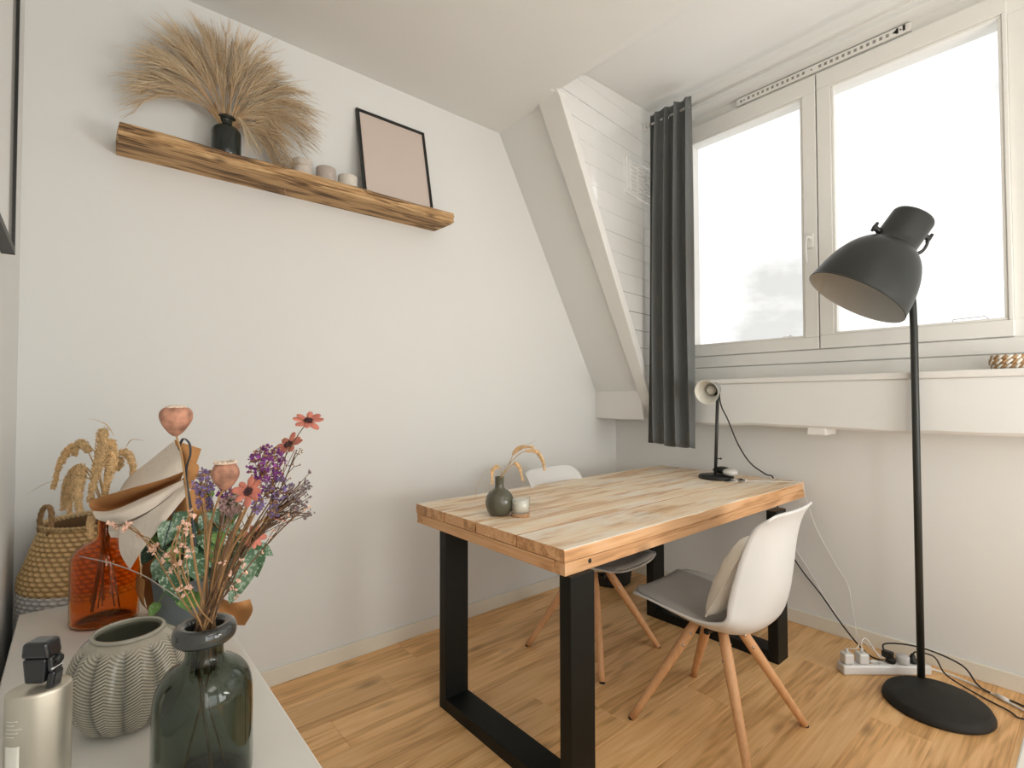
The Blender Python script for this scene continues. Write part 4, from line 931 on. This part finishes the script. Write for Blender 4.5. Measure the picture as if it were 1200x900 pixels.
# amber bottle
AB = V((.062, 1.708, CZ))
ap = [(.060, 0), (.0715, .004), (.0735, .012), (.0735, .10), (.0735, .150), (.0715, .172), (.062, .190), (.042, .203), (.025, .211), (.0195, .222), (.0185, .250), (.0185, .272), (.021, .276), (.021, .285)]
tag(build(MB().lathe(solid_bottle(ap, .0035), 64, c=AB), 'amber_bottle', amber_m), 'amber orange glass bottle holding millet heads on the sideboard', 'bottle')
DA = (AB - EYE).dot(FW)
def ta(px, py, d=0): return at(px, py, DA + d)
na = AB + V((0, 0, .27)); G = 'millet heads in the amber bottle'
ML = [
 ([na, ta(118, 560), ta(110, 528, .02), ta(95, 523, .02), ta(82, 526, .02), ta(70, 545, .02), ta(62, 573, .02)], .0095, 'tan millet head hanging furthest left from amber bottle', [ta(104, 555), ta(82, 561), ta(55, 566), ta(30, 580)]),
 ([na, ta(116, 560), ta(106, 535, -.01), ta(99, 521, -.01), ta(92, 520, -.01), ta(87, 534, -.01)], .0095, 'short tan millet tip curling over left of the tall heads', None),
 ([na, ta(121, 580, -.02), ta(124, 540, -.03), ta(121, 505, -.03), ta(119, 530, -.05), ta(111, 560, -.05), ta(105, 588, -.05)], .0125, 'tallest tan millet head, upright in the centre of amber bottle', [ta(134, 512), ta(127, 500), ta(118, 494), ta(103, 490)]),
 ([na, ta(124, 570), ta(131, 535, .0), ta(130, 518, 0), ta(131, 540, -.03), ta(127, 560, -.03), ta(122, 582, -.03)], .0115, 'tan millet head just right of the tallest one', None),
 ([na, ta(112, 575), ta(104, 556, .03), ta(93, 548, .03), ta(82, 562, .03), ta(76, 585, .03), ta(74, 598, .03)], .0115, 'dark tan millet head drooping left above the woven basket', None),
 ([na, ta(114, 572, -.02), ta(106, 553, -.04), ta(98, 548, -.05), ta(92, 565, -.06), ta(91, 585, -.06), ta(94, 600, -.06)], .0125, 'pale tan millet head drooping straight down left of centre', None),
 ([na, ta(113, 572), ta(103, 560, .02), ta(90, 562, .02), ta(82, 580, .02), ta(81, 604, .02)], .010, 'tan millet head lowest over the basket rim', None),
 ([na, ta(124, 575), ta(134, 545, .02), ta(143, 530, .02), ta(151, 534, .02), ta(156, 548, .02), ta(155, 559, .02)], .0095, 'tan millet head bending furthest right toward the paper', [ta(146, 527), ta(153, 516), ta(160, 515), ta(171, 517)]),
 ([na, ta(124, 575, .03), ta(132, 552, .05), ta(139, 538, .05), ta(141, 545, .05), ta(137, 551, .05)], .009, 'small tan millet tip tucked between right heads', None),
 ([na, na + V((-.012, -.02, .035)), ta(112, 600, -.04), ta(108, 606, -.05), ta(106, 618, -.05), ta(106, 630, -.05)], .008, 'tan millet head hanging in front of the amber bottle neck', None)]
for i, (p, r_, lb_, lf) in enumerate(ML): millet('millet_stem', p, r_, millet_m, lb_, G, straw_m, lf, 20 + i)
m = MB(); random.seed(31)
for i in range(9):
    a = random.uniform(0, 2 * PI); b0 = AB + V((math.cos(a) * .012, math.sin(a) * .012, .268)); b1_ = AB + V((math.cos(a + 2) * .03, math.sin(a + 2) * .03, random.uniform(.02, .06)))
    m.tube([b0, b0.lerp(b1_, .5), b1_], .0018, 5)
tag(build(m, 'stalk_ends', stem_m), 'cluster of dried stalk ends standing inside the amber bottle', 'dried stems', kind='stuff')
# thin grey straw crossing in front of the amber bottle
tag(build(MB().tube(spline([at(93, 652, 1.15), at(130, 660, 1.1), at(165, 673, 1.05), at(190, 688, .98), at(215, 705, .92)], 5), .0011, 5), 'grass_blade', mat('grey_straw', (.50, .45, .38), .8)), 'single pale grass blade crossing in front of amber bottle', 'dried grass')

# woven belly basket behind the sideboard
BK = V((.046, 2.062, 0))
bt = thing('belly_basket', 'large seagrass belly basket with white lower half behind the sideboard', 'basket', BK)
def wv_fn(prof, na_, nz_, z0, z1, amp=.0035):
    def f(u, v):
        z = z0 + (z1 - z0) * v
        for i in range(len(prof) - 1):
            if prof[i][1] <= z <= prof[i + 1][1] + 1e-6:
                t = (z - prof[i][1]) / (prof[i + 1][1] - prof[i][1]); r = prof[i][0] + (prof[i + 1][0] - prof[i][0]) * t; break
        else: r = prof[-1][0]
        row = z / .0125; k = int(row); fz = row - k; fu = (u * na_ + .5 * (k % 2) + (fz - .5) * .35) % 1
        s = math.sin(PI * fu) * math.sin(PI * fz)
        th = 2 * PI * u
        return V(((r + amp * (s * 2 - .6)) * math.cos(th), (r + amp * (s * 2 - .6)) * math.sin(th), z)) + BK, min(1, max(0, s * 1.5))
    return f
pr = [(.120, 0), (.150, .10), (.168, .30), (.175, .50), (.176, .60), (.171, .66), (.155, .70), (.143, .74), (.130, .775), (.124, .795)]
build(MB().grid(wv_fn(pr, 46, 1, 0.0, .622), 230, 200, closeu=True, attr=True), 'white_lower_half', baskw_m, bt, attr=True)
build(MB().grid(wv_fn(pr, 42, 1, .6225, .795), 252, 84, closeu=True, attr=True), 'seagrass_upper_half', bask_m, bt, attr=True)
build(MB().lathe([(.126, .793), (.120, .79), (.150, .70), (.165, .62), (.15, .2), (.1, .03), (.0005, .03)], 48, c=BK, cap=False), 'lining', mat('basket_inside', (.16, .09, .04), .9), bt)
m = MB()
for i in range(60):
    a = 2 * PI * i / 60; m.tube([BK + V(((.124 + .005 * math.sin(q * PI)) * math.cos(a + q * .16), (.124 + .005 * math.sin(q * PI)) * math.sin(a + q * .16), .790 + .012 * math.sin(q * PI) + .002 * (q > .5))) for q in (0, .33, .66, 1)], .0045, 5)
build(m, 'rim', straw_m, bt)
for a_ in (math.radians(200), math.radians(25)):
    c0 = BK + V((.125 * math.cos(a_ - .25), .125 * math.sin(a_ - .25), .78)); c1_ = BK + V((.125 * math.cos(a_ + .25), .125 * math.sin(a_ + .25), .78)); m = MB()
    main = bez(c0, c0 + V((-.01, 0, .10)), c1_ + V((.02, 0, .12)), c1_, 20)
    for s in range(3): m.tube([p + V((.004 * math.cos(i * 1.1 + s * 2.1), .004 * math.sin(i * 1.1 + s * 2.1), 0)) for i, p in enumerate(main)], .0042, 6)
    build(m, 'handle', mat('dark_seagrass', (.33, .20, .09), .85, var=.2, vs=80), bt)

# ------------------------------------------------------------------ potted plant wrapped in paper
PP = V((.215, 1.565, CZ))
pp = thing('potted_plant', 'leafy green houseplant with silver-speckled leaves in grey pot', 'potted plant', PP)
m = MB().lathe([(.0005, 0), (.052, 0), (.056, .004), (.069, .118), (.071, .120), (.066, .120), (.060, .10), (.0005, .10)], 48, c=PP); build(m, 'pot', potg_m, pp)
build(MB().lathe([(.0005, .101), (.060, .101), (.062, .104), (.0005, .108)], 24, c=PP), 'soil', soil_m, pp)
def leaf_mesh(name, mt):
    m = MB(); n = 6; wd = [0, .72, 1.0, .93, .70, .36, 0]; vs = []; fs = []
    for i in range(n + 1):
        t = i / n; z = -.25 * t * t + .12 * t
        back_ = -.10 if i == 0 else 0
        for j, s in enumerate((-1, -.5, 0, .5, 1)):
            vs.append((s * .36 * wd[i], t - (.10 * abs(s) if i == 1 else 0), z + .10 * abs(s) * wd[i] + (.015 if j in (1, 3) else 0)))
    for i in range(n):
        for j in range(4): fs.append((i * 5 + j, i * 5 + j + 1, (i + 1) * 5 + j + 1, (i + 1) * 5 + j))
    m.add(vs, fs); return m.mesh(name, mt)
LM = [leaf_mesh('leaf', x) for x in LEAFM]
random.seed(44)
def tl(px, py, d=0): return at(px, py, (PP - EYE).dot(FW) + d)
leafs = [ # base px, tip px, depth, size, variant
 ((195, 652), (176, 690), -.10, .050, 1), ((205, 660), (207, 718), -.13, .062, 0), ((225, 650), (236, 690), -.13, .045, 0), ((185, 645), (168, 640), -.05, .042, 3),
 ((212, 618), (230, 652), -.09, .052, 0), ((200, 610), (188, 650), -.10, .045, 1), ((238, 625), (256, 655), -.08, .05, 0), ((246, 600), (232, 630), -.02, .045, 1),
 ((262, 620), (275, 612), -.02, .04, 2), ((275, 640), (292, 655), -.05, .045, 0), ((284, 650), (283, 708), -.09, .055, 1), ((270, 665), (262, 700), -.08, .05, 0),
 ((291, 648), (300, 676), -.05, .036, 2), ((192, 625), (172, 615), .02, .045, 3), ((180, 640), (162, 668), -.02, .045, 3), ((220, 600), (205, 585), .02, .04, 3),
 ((235, 605), (245, 580), .04, .045, 0), ((250, 615), (268, 590), .03, .045, 3), ((210, 640), (190, 665), -.11, .044, 2), ((232, 660), (250, 690), -.10, .045, 3),
 ((255, 640), (240, 668), -.09, .045, 2), ((268, 630), (285, 620), 0, .04, 1), ((198, 640), (180, 655), -.05, .045, 0), ((245, 650), (262, 672), -.09, .045, 1),
 ((215, 690), (224, 724), -.12, .036, 2), ((186, 706), (172, 728), -.11, .034, 2), ((278, 690), (266, 712), -.10, .035, 1), ((222, 700), (240, 712), -.12, .030, 2),
 ((240, 590), (225, 572), .05, .04, 3), ((262, 600), (278, 580), .05, .04, 3), ((205, 600), (190, 590), .05, .042, 3), ((228, 640), (215, 662), -.12, .04, 1), ((275, 655), (296, 640), -.02, .04, 3), ((252, 625), (262, 645), -.1, .042, 2)]
stk = MB()
for (b0, b1_, dd, sz, vr) in leafs:
    p0 = tl(*b0, dd + .012); p1 = tl(*b1_, dd - .02); y = (p1 - p0); L = max(y.length, sz); y.normalize(); toCam = (EYE - p0).normalized()
    zv = (toCam + V((random.uniform(-.35, .35), random.uniform(-.3, .3), random.uniform(0, .5)))).normalized(); xv = y.cross(zv).normalized(); zv = xv.cross(y)
    o = bpy.data.objects.new('leaf', LM[vr]); COL.objects.link(o); o.parent = pp; S = L * .80
    o.matrix_local = Matrix.Translation(p0 - PP) @ Matrix(((xv.x, y.x, zv.x, 0), (xv.y, y.y, zv.y, 0), (xv.z, y.z, zv.z, 0), (0, 0, 0, 1))) @ Matrix.Scale(S, 4)
    if vr != 2 or b1_[1] < 700:
        q_ = o.copy(); COL.objects.link(q_); q_.parent = pp; rz_ = Matrix.Rotation(random.uniform(-.9, .9), 4, zv); q_.data = LM[(vr + 3) % 4]
        q_.matrix_local = Matrix.Translation(p0 - PP + FW * .03 + V((0, 0, random.uniform(.0, .02)))) @ rz_ @ Matrix(((xv.x, y.x, zv.x, 0), (xv.y, y.y, zv.y, 0), (xv.z, y.z, zv.z, 0), (0, 0, 0, 1))) @ Matrix.Scale(S * .95, 4)
    c = PP + V((random.uniform(-.03, .03), random.uniform(-.03, .03), .105)); stk.tube(bez(c, c + V((0, 0, .05)), p0 - y * .02 + V((0, 0, .015)), p0, 6), .0016, 5)
build(stk, 'stalks', leafst_m, pp)
# wrapping paper
def sheet(ctrl, nu=16, nv=16):
    """ctrl: rows of 3d points -> smooth grid"""
    rows_ = [spline(r_, 6) for r_ in ctrl]; cols = list(zip(*rows_)); cols = [spline(c, 6) for c in cols]
    m = MB(); nv_ = len(cols[0]) - 1; nu_ = len(cols) - 1
    return m.grid(lambda a, b: cols[int(round(a * nu_))][int(round(b * nv_))], nu_, nv_)
wp = thing('wrapping_paper', 'cream and brown gift wrapping paper tied above the potted plant', 'wrapping paper', PP + V((0, 0, .12)))
T = lambda px, py, d: tl(px, py, d)
# upper big fold, tie at ~(216,560), mouth opening to the left
build(sheet([[T(203, 517, .02), T(175, 540, .02), T(150, 560, .02), T(136, 582, .02)], [T(212, 532, -.02), T(185, 552, -.03), T(155, 568, -.03), T(128, 585, -.03)], [T(216, 552, -.03), T(190, 562, -.06), T(150, 573, -.07), T(106, 586, -.05)]]), 'upper_fold', paper_m, wp, solid=0)
build(sheet([[T(106, 586, -.05), T(150, 573, -.07), T(190, 562, -.06), T(216, 552, -.03)], [T(104, 592, -.06), T(128, 597, -.02), T(160, 586, .0), T(212, 562, .0)], [T(108, 599, -.07), T(132, 600, -.07), T(165, 588, -.05), T(214, 564, -.03)]]), 'fold_mouth', kraft_m, wp)
build(sheet([[T(108, 599, -.07), T(132, 598, -.075), T(168, 583, -.06), T(215, 562, -.03)], [T(113, 608, -.09), T(138, 603, -.10), T(172, 588, -.08), T(215, 565, -.03)], [T(128, 613, -.08), T(155, 608, -.09), T(185, 592, -.07), T(215, 568, -.03)]]), 'middle_fold', paperb_m, wp)
build(sheet([[T(128, 613, -.08), T(155, 606, -.07), T(185, 590, -.05), T(216, 566, -.03)], [T(127, 622, -.06), T(150, 618, -.05), T(180, 598, -.04), T(214, 568, -.02)], [T(130, 630, -.06), T(150, 628, -.06), T(178, 605, -.05), T(212, 570, -.03)]]), 'fold_shadow_side', paperb_m, wp)
build(sheet([[T(140, 617, -.07), T(165, 606, -.08), T(192, 588, -.07), T(217, 566, -.04)], [T(140, 645, -.09), T(162, 635, -.10), T(192, 602, -.09), T(219, 570, -.05)], [T(152, 668, -.08), T(170, 640, -.10), T(196, 608, -.09), T(224, 574, -.05)]]), 'lower_strip', paperb_m, wp)
# brown cone behind the leaves
build(sheet([[T(214, 560, .0), T(222, 562, .0), T(230, 566, .02)], [T(190, 600, .02), T(218, 600, -.02), T(245, 596, .03)], [T(172, 640, .05), T(215, 625, .02), T(258, 622, .06)], [T(166, 680, .06), T(210, 670, .07), T(262, 670, .08)], [T(176, 728, .05), T(215, 728, .07), T(250, 726, .07)]]), 'inner_cone', kraft_m, wp)
build(sheet([[T(160, 672, .02), T(165, 676, .0), T(170, 680, .0)], [T(159, 690, .02), T(165, 700, .0), T(169, 705, .0)], [T(166, 708, .03), T(170, 712, .01), T(174, 716, .01)]]), 'left_edge', kraft_m, wp)
# crest above the tie
build(sheet([[T(204, 515, .01), T(214, 519, .0), T(236, 526, .01)], [T(208, 530, .0), T(220, 534, -.02), T(232, 538, .0)], [T(214, 555, -.01), T(220, 556, -.03), T(226, 554, -.01)]]), 'crest', kraft_m, wp)
build(sheet([[T(224, 540, -.02), T(233, 546, -.01), T(232, 558, -.02)], [T(219, 550, -.03), T(226, 554, -.03), T(228, 562, -.02)], [T(215, 560, -.03), T(219, 564, -.03), T(222, 568, -.02)]]), 'crest_fold', kraft_m, wp)
# loose corner hanging over the sideboard's right edge
build(sheet([[T(258, 700, -.06), T(274, 706, -.10), T(293, 702, -.06)], [T(256, 716, -.07), T(276, 719, -.06), T(296, 716, -.09)], [T(255, 729, -.10), T(272, 732, -.07), T(287, 733, -.09)]]), 'loose_corner', kraft_m, wp)
ribt = thing('paper_ribbon', 'dark charcoal ribbon tying the wrapping paper', 'ribbon', T(217, 560, -.06))
build(MB().tube(spline([T(213, 530, -.06), T(210, 524, -.05), T(215, 514, -.06), T(222, 520, -.07), T(223, 533, -.07), T(219, 546, -.06), T(218, 560, -.05)], 6), .0034, 6, flat=.35), 'loop', rib_m, ribt)
build(MB().tube(spline([T(218, 560, -.06), T(222, 585, -.08), T(226, 610, -.10), T(229, 640, -.12)], 6), .003, 6, flat=.35), 'tail', rib_m, ribt)
build(MB().tube(spline([T(207, 590, -.07), T(200, 612, -.09), T(192, 640, -.12)], 6), .0016, 6, flat=.5), 'tail', rib_m, ribt)

# ------------------------------------------------------------------ dried flower bouquet in the smoke glass vase
random.seed(77)
DG = (GB + V((0, 0, .22)) - EYE).dot(FW); MOUTH = GB + V((0, 0, .225))
def tg(px, py, d=0): return at(px, py, DG + d)
BG = 'dried flower stems in the smoked glass vase'
cnt = [0]
def stem(name, label, path, r=.0016, m=stem_m, cat='dried flower'):
    i = cnt[0]; cnt[0] += 1; a = i * 2.4; rr = .006 + .010 * ((i * 7) % 10) / 10
    long_ = i in (0, 1, 12); foot = GB + (V((math.cos(a + 2.6) * .03, math.sin(a + 2.6) * .03, .012)) if long_ else V((math.cos(a) * .016, math.sin(a) * .016, .165 + .01 * (i % 3)))); mo = MOUTH + V((math.cos(a) * rr, math.sin(a) * rr, 0))
    lo = GB + V((math.cos(a) * .014, math.sin(a) * .014, .19))
    P_ = spline([foot, lo, mo] + path, 6); t = thing(name, label, cat, foot, 0, BG)
    n = len(P_); build(MB().tube(P_, [r * (1.1 - .45 * k / n) for k in range(n)], 6), 'stem', m, t); return t, P_
def pod(px, py, rpx, label, pathpx, d=0, crown=0):
    c = tg(px, py, d); t, P_ = stem('poppy_pod', label, [tg(x, y, d * f) for x, y, f in pathpx] + [c - V((0, 0, rpx * .0013))], .0021); R_ = rpx * (DG + d) / FOC
    prof = [(.14, -1.22), (.42, -.98), (.76, -.50), (.98, .0), (1.0, .35), (.86, .68), (.55, .88), (.30, .90)] if not crown else [(.14, -1.25), (.5, -1.0), (.84, -.5), (1.0, .0), (.96, .35), (.80, .70), (.66, .86)]
    pm = MB(); lay = rnd(prof, 4)
    def pf_(u, v):
        k = v * (len(lay) - 1); i = min(int(k), len(lay) - 2); tt = k - i; r = lay[i][0] * (1 - tt) + lay[i + 1][0] * tt; z = lay[i][1] * (1 - tt) + lay[i + 1][1] * tt
        r *= 1 + .045 * math.cos(u * 2 * PI * 7) + .05 * noise.noise(V((u * 9, v * 4, px))); return c + V((r * math.cos(2 * PI * u), r * math.sin(2 * PI * u), z)) * R_
    pm.grid(pf_, 42, 20, closeu=True); build(pm, 'seed_pod', pod_m, t)
    cm = MB()
    if crown:
        cm.lathe([(.0005, .86), (.70, .84), (.86, .90), (.88, 1.0), (.6, .98), (.0005, .93)], 28, mtx=Matrix.Translation(c) @ Matrix.Scale(R_, 4))
        for k in range(14): a = 2 * PI * k / 14; cm.blob(c + V((math.cos(a) * .74, math.sin(a) * .74, 1.0)) * R_, R_ * .13)
    else: cm.lathe([(.72, .80), (.60, .90), (.34, .97), (.0005, .93)], 28, mtx=Matrix.Translation(c) @ Matrix.Scale(R_, 4))
    build(cm, 'crown', podtop_m, t)
pod(206, 491, 16.5, 'large round brown poppy pod, tallest and furthest left in the bouquet', [(232, 680, 1), (222, 610, 1), (214, 540, 1)], -.02)
pod(264, 556, 14.5, 'crowned brown poppy pod in the middle of the bouquet', [(240, 680, 1), (246, 620, 1), (256, 585, 1)], -.05, 1)
def daisy(px, py, rpx, nrm, label, pathpx, d=0, npet=8):
    c = tg(px, py, d); t, P_ = stem('pink_daisy', label, [tg(x, y, d * f) for x, y, f in pathpx] + [c], .0011, stemd_m); R_ = rpx * (DG + d) / FOC
    n = V(nrm).normalized(); u = n.cross(V((.2, .3, .9))).normalized(); v = n.cross(u)
    for k in range(npet):
        a = 2 * PI * k / npet + random.uniform(-.15, .15); dr = u * math.cos(a) + v * math.sin(a); sd = n.cross(dr); L = R_ * random.uniform(.85, 1.1); cup = random.uniform(-.1, .35)
        m = MB(); vs = []
        for i, (f, wd) in enumerate(((.12, .10), (.4, .20), (.7, .24), (.92, .17), (1.03, .04))):
            b = c + dr * L * f + n * L * cup * (f ** 2) * .6
            for s in (-1, 0, 1): vs.append(b + sd * s * wd * L + n * (-.05 * L if s == 0 else 0))
        m.add(vs, [(i * 3 + j, i * 3 + j + 1, i * 3 + j + 4, i * 3 + j + 3) for i in range(4) for j in range(2)]); build(m, 'petal', pink_m, t, solid=.0005)
    e = MB()
    for k in range(26):
        a = k * 2.4; rr = R_ * .27 * math.sqrt(k / 26); e.blob(c + (u * math.cos(a) + v * math.sin(a)) * rr + n * R_ * .06, R_ * .085)
    build(e, 'flower_eye', eye_m, t)
toC = -FW
daisy(361, 493, 17, V((.15, .1, 1)) + toC * .75 + RT * .3, 'salmon daisy at the very top right of the bouquet', [(262, 680, 1), (300, 600, 1), (340, 525, 1)], .0)
daisy(338, 521, 17, V((0, 0, .9)) + toC * .8 - RT * .3, 'salmon daisy just below and left of the top one', [(258, 680, 1), (290, 610, 1), (322, 550, 1)], .03)
daisy(291, 576, 18, toC + V((0, 0, .45)) - RT * .1, 'pink daisy with dark eye facing the camera beside crowned poppy pod', [(254, 680, 1), (268, 640, 1), (280, 605, 1)], -.07)
daisy(324, 606, 13, V((0, 0, 1)) - toC * .1 + RT * .5, 'small pink daisy seen from the side right of lavender heads', [(262, 690, 1), (290, 645, 1), (312, 618, 1)], .02, 7)
daisy(298, 628, 15, RT + V((0, 0, .2)) + toC * .5, 'coral daisy low right against the white wall', [(258, 690, 1), (276, 660, 1)], .03)
def statice(px, py, wpx, hpx, m, label, pathpx, d=0, n=90, m2=None):
    c = tg(px, py, d); t, P_ = stem('statice', label, [tg(x, y, d * f) for x, y, f in pathpx] + [c], .0014); k_ = (DG + d) / FOC; hb = MB()
    # branchlets
    bn = P_[-5]
    for k in range(n):
        a = random.uniform(0, 2 * PI); q = random.uniform(-1, 1); rr = math.sqrt(max(0, 1 - q * q)) * random.uniform(.55, 1)
        p = c + (RT * rr * math.cos(a) * wpx + FW * rr * math.sin(a) * wpx + V((0, 0, 1)) * q * hpx) * k_
        if k % 6 == 0: hb.tube([bn, bn.lerp(p, .5) + V((0, 0, .003)), p], .0006, 3, 1, cap=False)
        for j in range(3): hb.blob(p + V((random.gauss(0, .0016), random.gauss(0, .0016), random.gauss(0, .0016))), random.uniform(.0012, .0026), 0 if random.random() < .72 else 1, .5)
    tag(build(hb, 'flower_head', [m, m2 or brk_m], t), kind='stuff')
statice(313, 543, 22, 20, purp_m, 'largest vivid purple statice head at upper right of the bouquet', [(258, 680, 1), (278, 620, 1), (300, 570, 1)], .0, 150)
statice(301, 570, 9, 12, purp_m, 'small purple statice head hanging below the largest one', [(256, 680, 1), (272, 630, 1), (290, 590, 1)], -.01, 40)
statice(239, 566, 12, 15, lav_m, 'lavender statice head between the two poppy pods', [(242, 690, 1), (240, 640, 1), (240, 595, 1)], .0, 80)
statice(240, 588, 9, 8, lav_m, 'small faded lavender head below the left lavender one', [(243, 690, 1), (243, 640, 1)], .02, 35)
statice(265, 577, 8, 8, purp_m, 'small purple head directly below the crowned poppy pod', [(250, 690, 1), (255, 640, 1)], .03, 35)
statice(326, 574, 17, 13, lav_m, 'pale lavender statice head furthest right', [(262, 680, 1), (290, 630, 1), (315, 590, 1)], .02, 90)
statice(303, 592, 7, 8, lav_m, 'small lavender head left of a pair under the pale head', [(260, 690, 1), (280, 640, 1)], -.02, 30)
statice(321, 597, 8, 8, lav_m, 'small lavender head right of a pair under the pale head', [(262, 690, 1), (290, 645, 1)], .01, 30)
statice(271, 592, 13, 11, pale_m, 'faded pale pink floret cluster in the bouquet centre', [(248, 690, 1), (256, 640, 1)], .02, 70, pale_m)
# grey bud sprays at the right
def spray(label, tips, path, m, r=.0009, blr=.0018, d=0, nb=3, sm=stemd_m):
    t, P_ = stem('bud_spray', label, [tg(x, y, d) for x, y in path], .0013, sm); b0 = P_[-1]; hb = MB(); tw = MB()
    for (x, y) in tips:
        e = tg(x, y, d + random.uniform(-.02, .02)); s = P_[-1 - random.randint(0, min(9, len(P_) - 2))]; tw.tube([s, s.lerp(e, .5) + V((0, 0, .004)), e], r * .6, 4)
        for j in range(nb): hb.blob(e + V((random.gauss(0, .002), random.gauss(0, .002), random.gauss(0, .002))), blr * random.uniform(.6, 1.2), 0, .5)
    tag(build(tw, 'twigs', sm, t), kind='stuff'); tag(build(hb, 'buds', m, t), kind='stuff')
spray('grey bud spray reaching furthest right in bouquet', [(350 + random.uniform(-14, 14), 588 + random.uniform(-24, 18)) for _ in range(44)] + [(363, 554), (359, 563), (364, 602), (357, 606)], [(262, 680), (300, 625), (335, 590)], budd_m, nb=4, blr=.0022, d=.02)
spray('long bare red-brown twig rising right with tiny buds', [(330, 610), (345, 600), (357, 598), (362, 594), (340, 604), (318, 630), (322, 622), (308, 645)], [(262, 700), (290, 665), (325, 625), (352, 600)], blos_m, d=-.03, blr=.0014)
spray('bare twig rising past the upper daisy with small side buds', [(345, 528), (349, 533), (352, 527), (343, 545), (340, 560), (352, 545), (338, 515)], [(264, 690), (300, 620), (330, 570), (348, 527)], brk_m, d=.01, blr=.0012)
spray('tan twig leaning furthest left with pink blossoms', [(131, 614), (134, 618), (149, 616), (152, 614), (147, 620), (177, 640), (180, 644), (182, 638), (176, 646), (164, 628), (195, 650), (190, 655)], [(222, 715), (205, 690), (185, 655), (165, 628), (148, 617)], blos_m, d=-.05, blr=.0024, nb=6, sm=stem_m)
spray('tan twig with pink blossoms rising left of centre', [(210, 618), (214, 612), (220, 615), (218, 625), (198, 650), (202, 656), (206, 662), (212, 640), (200, 668), (222, 652), (207, 645), (212, 690), (220, 688), (216, 695)], [(228, 715), (210, 680), (200, 650), (211, 615)], blos_m, d=-.07, blr=.0024, nb=6, sm=stem_m)
spray('upright tan twig with pink blossoms beside the left lavender head', [(222, 600), (226, 605), (218, 640), (224, 645), (210, 660), (226, 628), (215, 670), (222, 690)], [(232, 710), (212, 660), (213, 630), (222, 605)], blos_m, d=-.06, blr=.0022, nb=5, sm=stem_m)
spray('twig with pale blossoms in the right half of bouquet', [(285, 664), (280, 680), (274, 690), (283, 655), (288, 670), (270, 672), (262, 660), (277, 700)], [(250, 700), (268, 680), (283, 660)], blos_m, d=-.06, blr=.0022, nb=5, sm=stemd_m)
ORD = 'first second third fourth fifth sixth seventh eighth ninth tenth eleventh twelfth thirteenth fourteenth fifteenth sixteenth'.split()
TIPS = [(262, 600), (272, 608), (283, 600), (295, 605), (305, 610), (312, 605), (250, 600), (288, 622), (300, 600), (277, 615), (318, 585), (268, 620), (330, 595), (245, 610), (308, 625), (292, 590)]
for i, (x, y) in enumerate(TIPS):
    d = random.uniform(-.05, .04); mx_ = 245 + (x - 262) * .25
    t, P_ = stem('dry_stalk', f'thin bare brown bouquet stalk, {ORD[sorted(TIPS).index((x, y))]} tip from the left', [tg(mx_, 700, d * .3), tg(mx_ + (x - mx_) * .45, 660 - .3 * (660 - y), d * .7), tg(x, y, d)], random.uniform(.0013, .0022), stem_m if i % 2 else stemd_m, 'dried stem')
    if i % 3 == 0:
        hb = MB()
        for j in range(8): q = P_[-1 - random.randint(0, 10)]; hb.tube([q, q + V((random.gauss(0, .008), random.gauss(0, .008), .012))], [.0008, .0004], 4)
        tag(build(hb, 'twiglets', stem_m, t), kind='stuff')
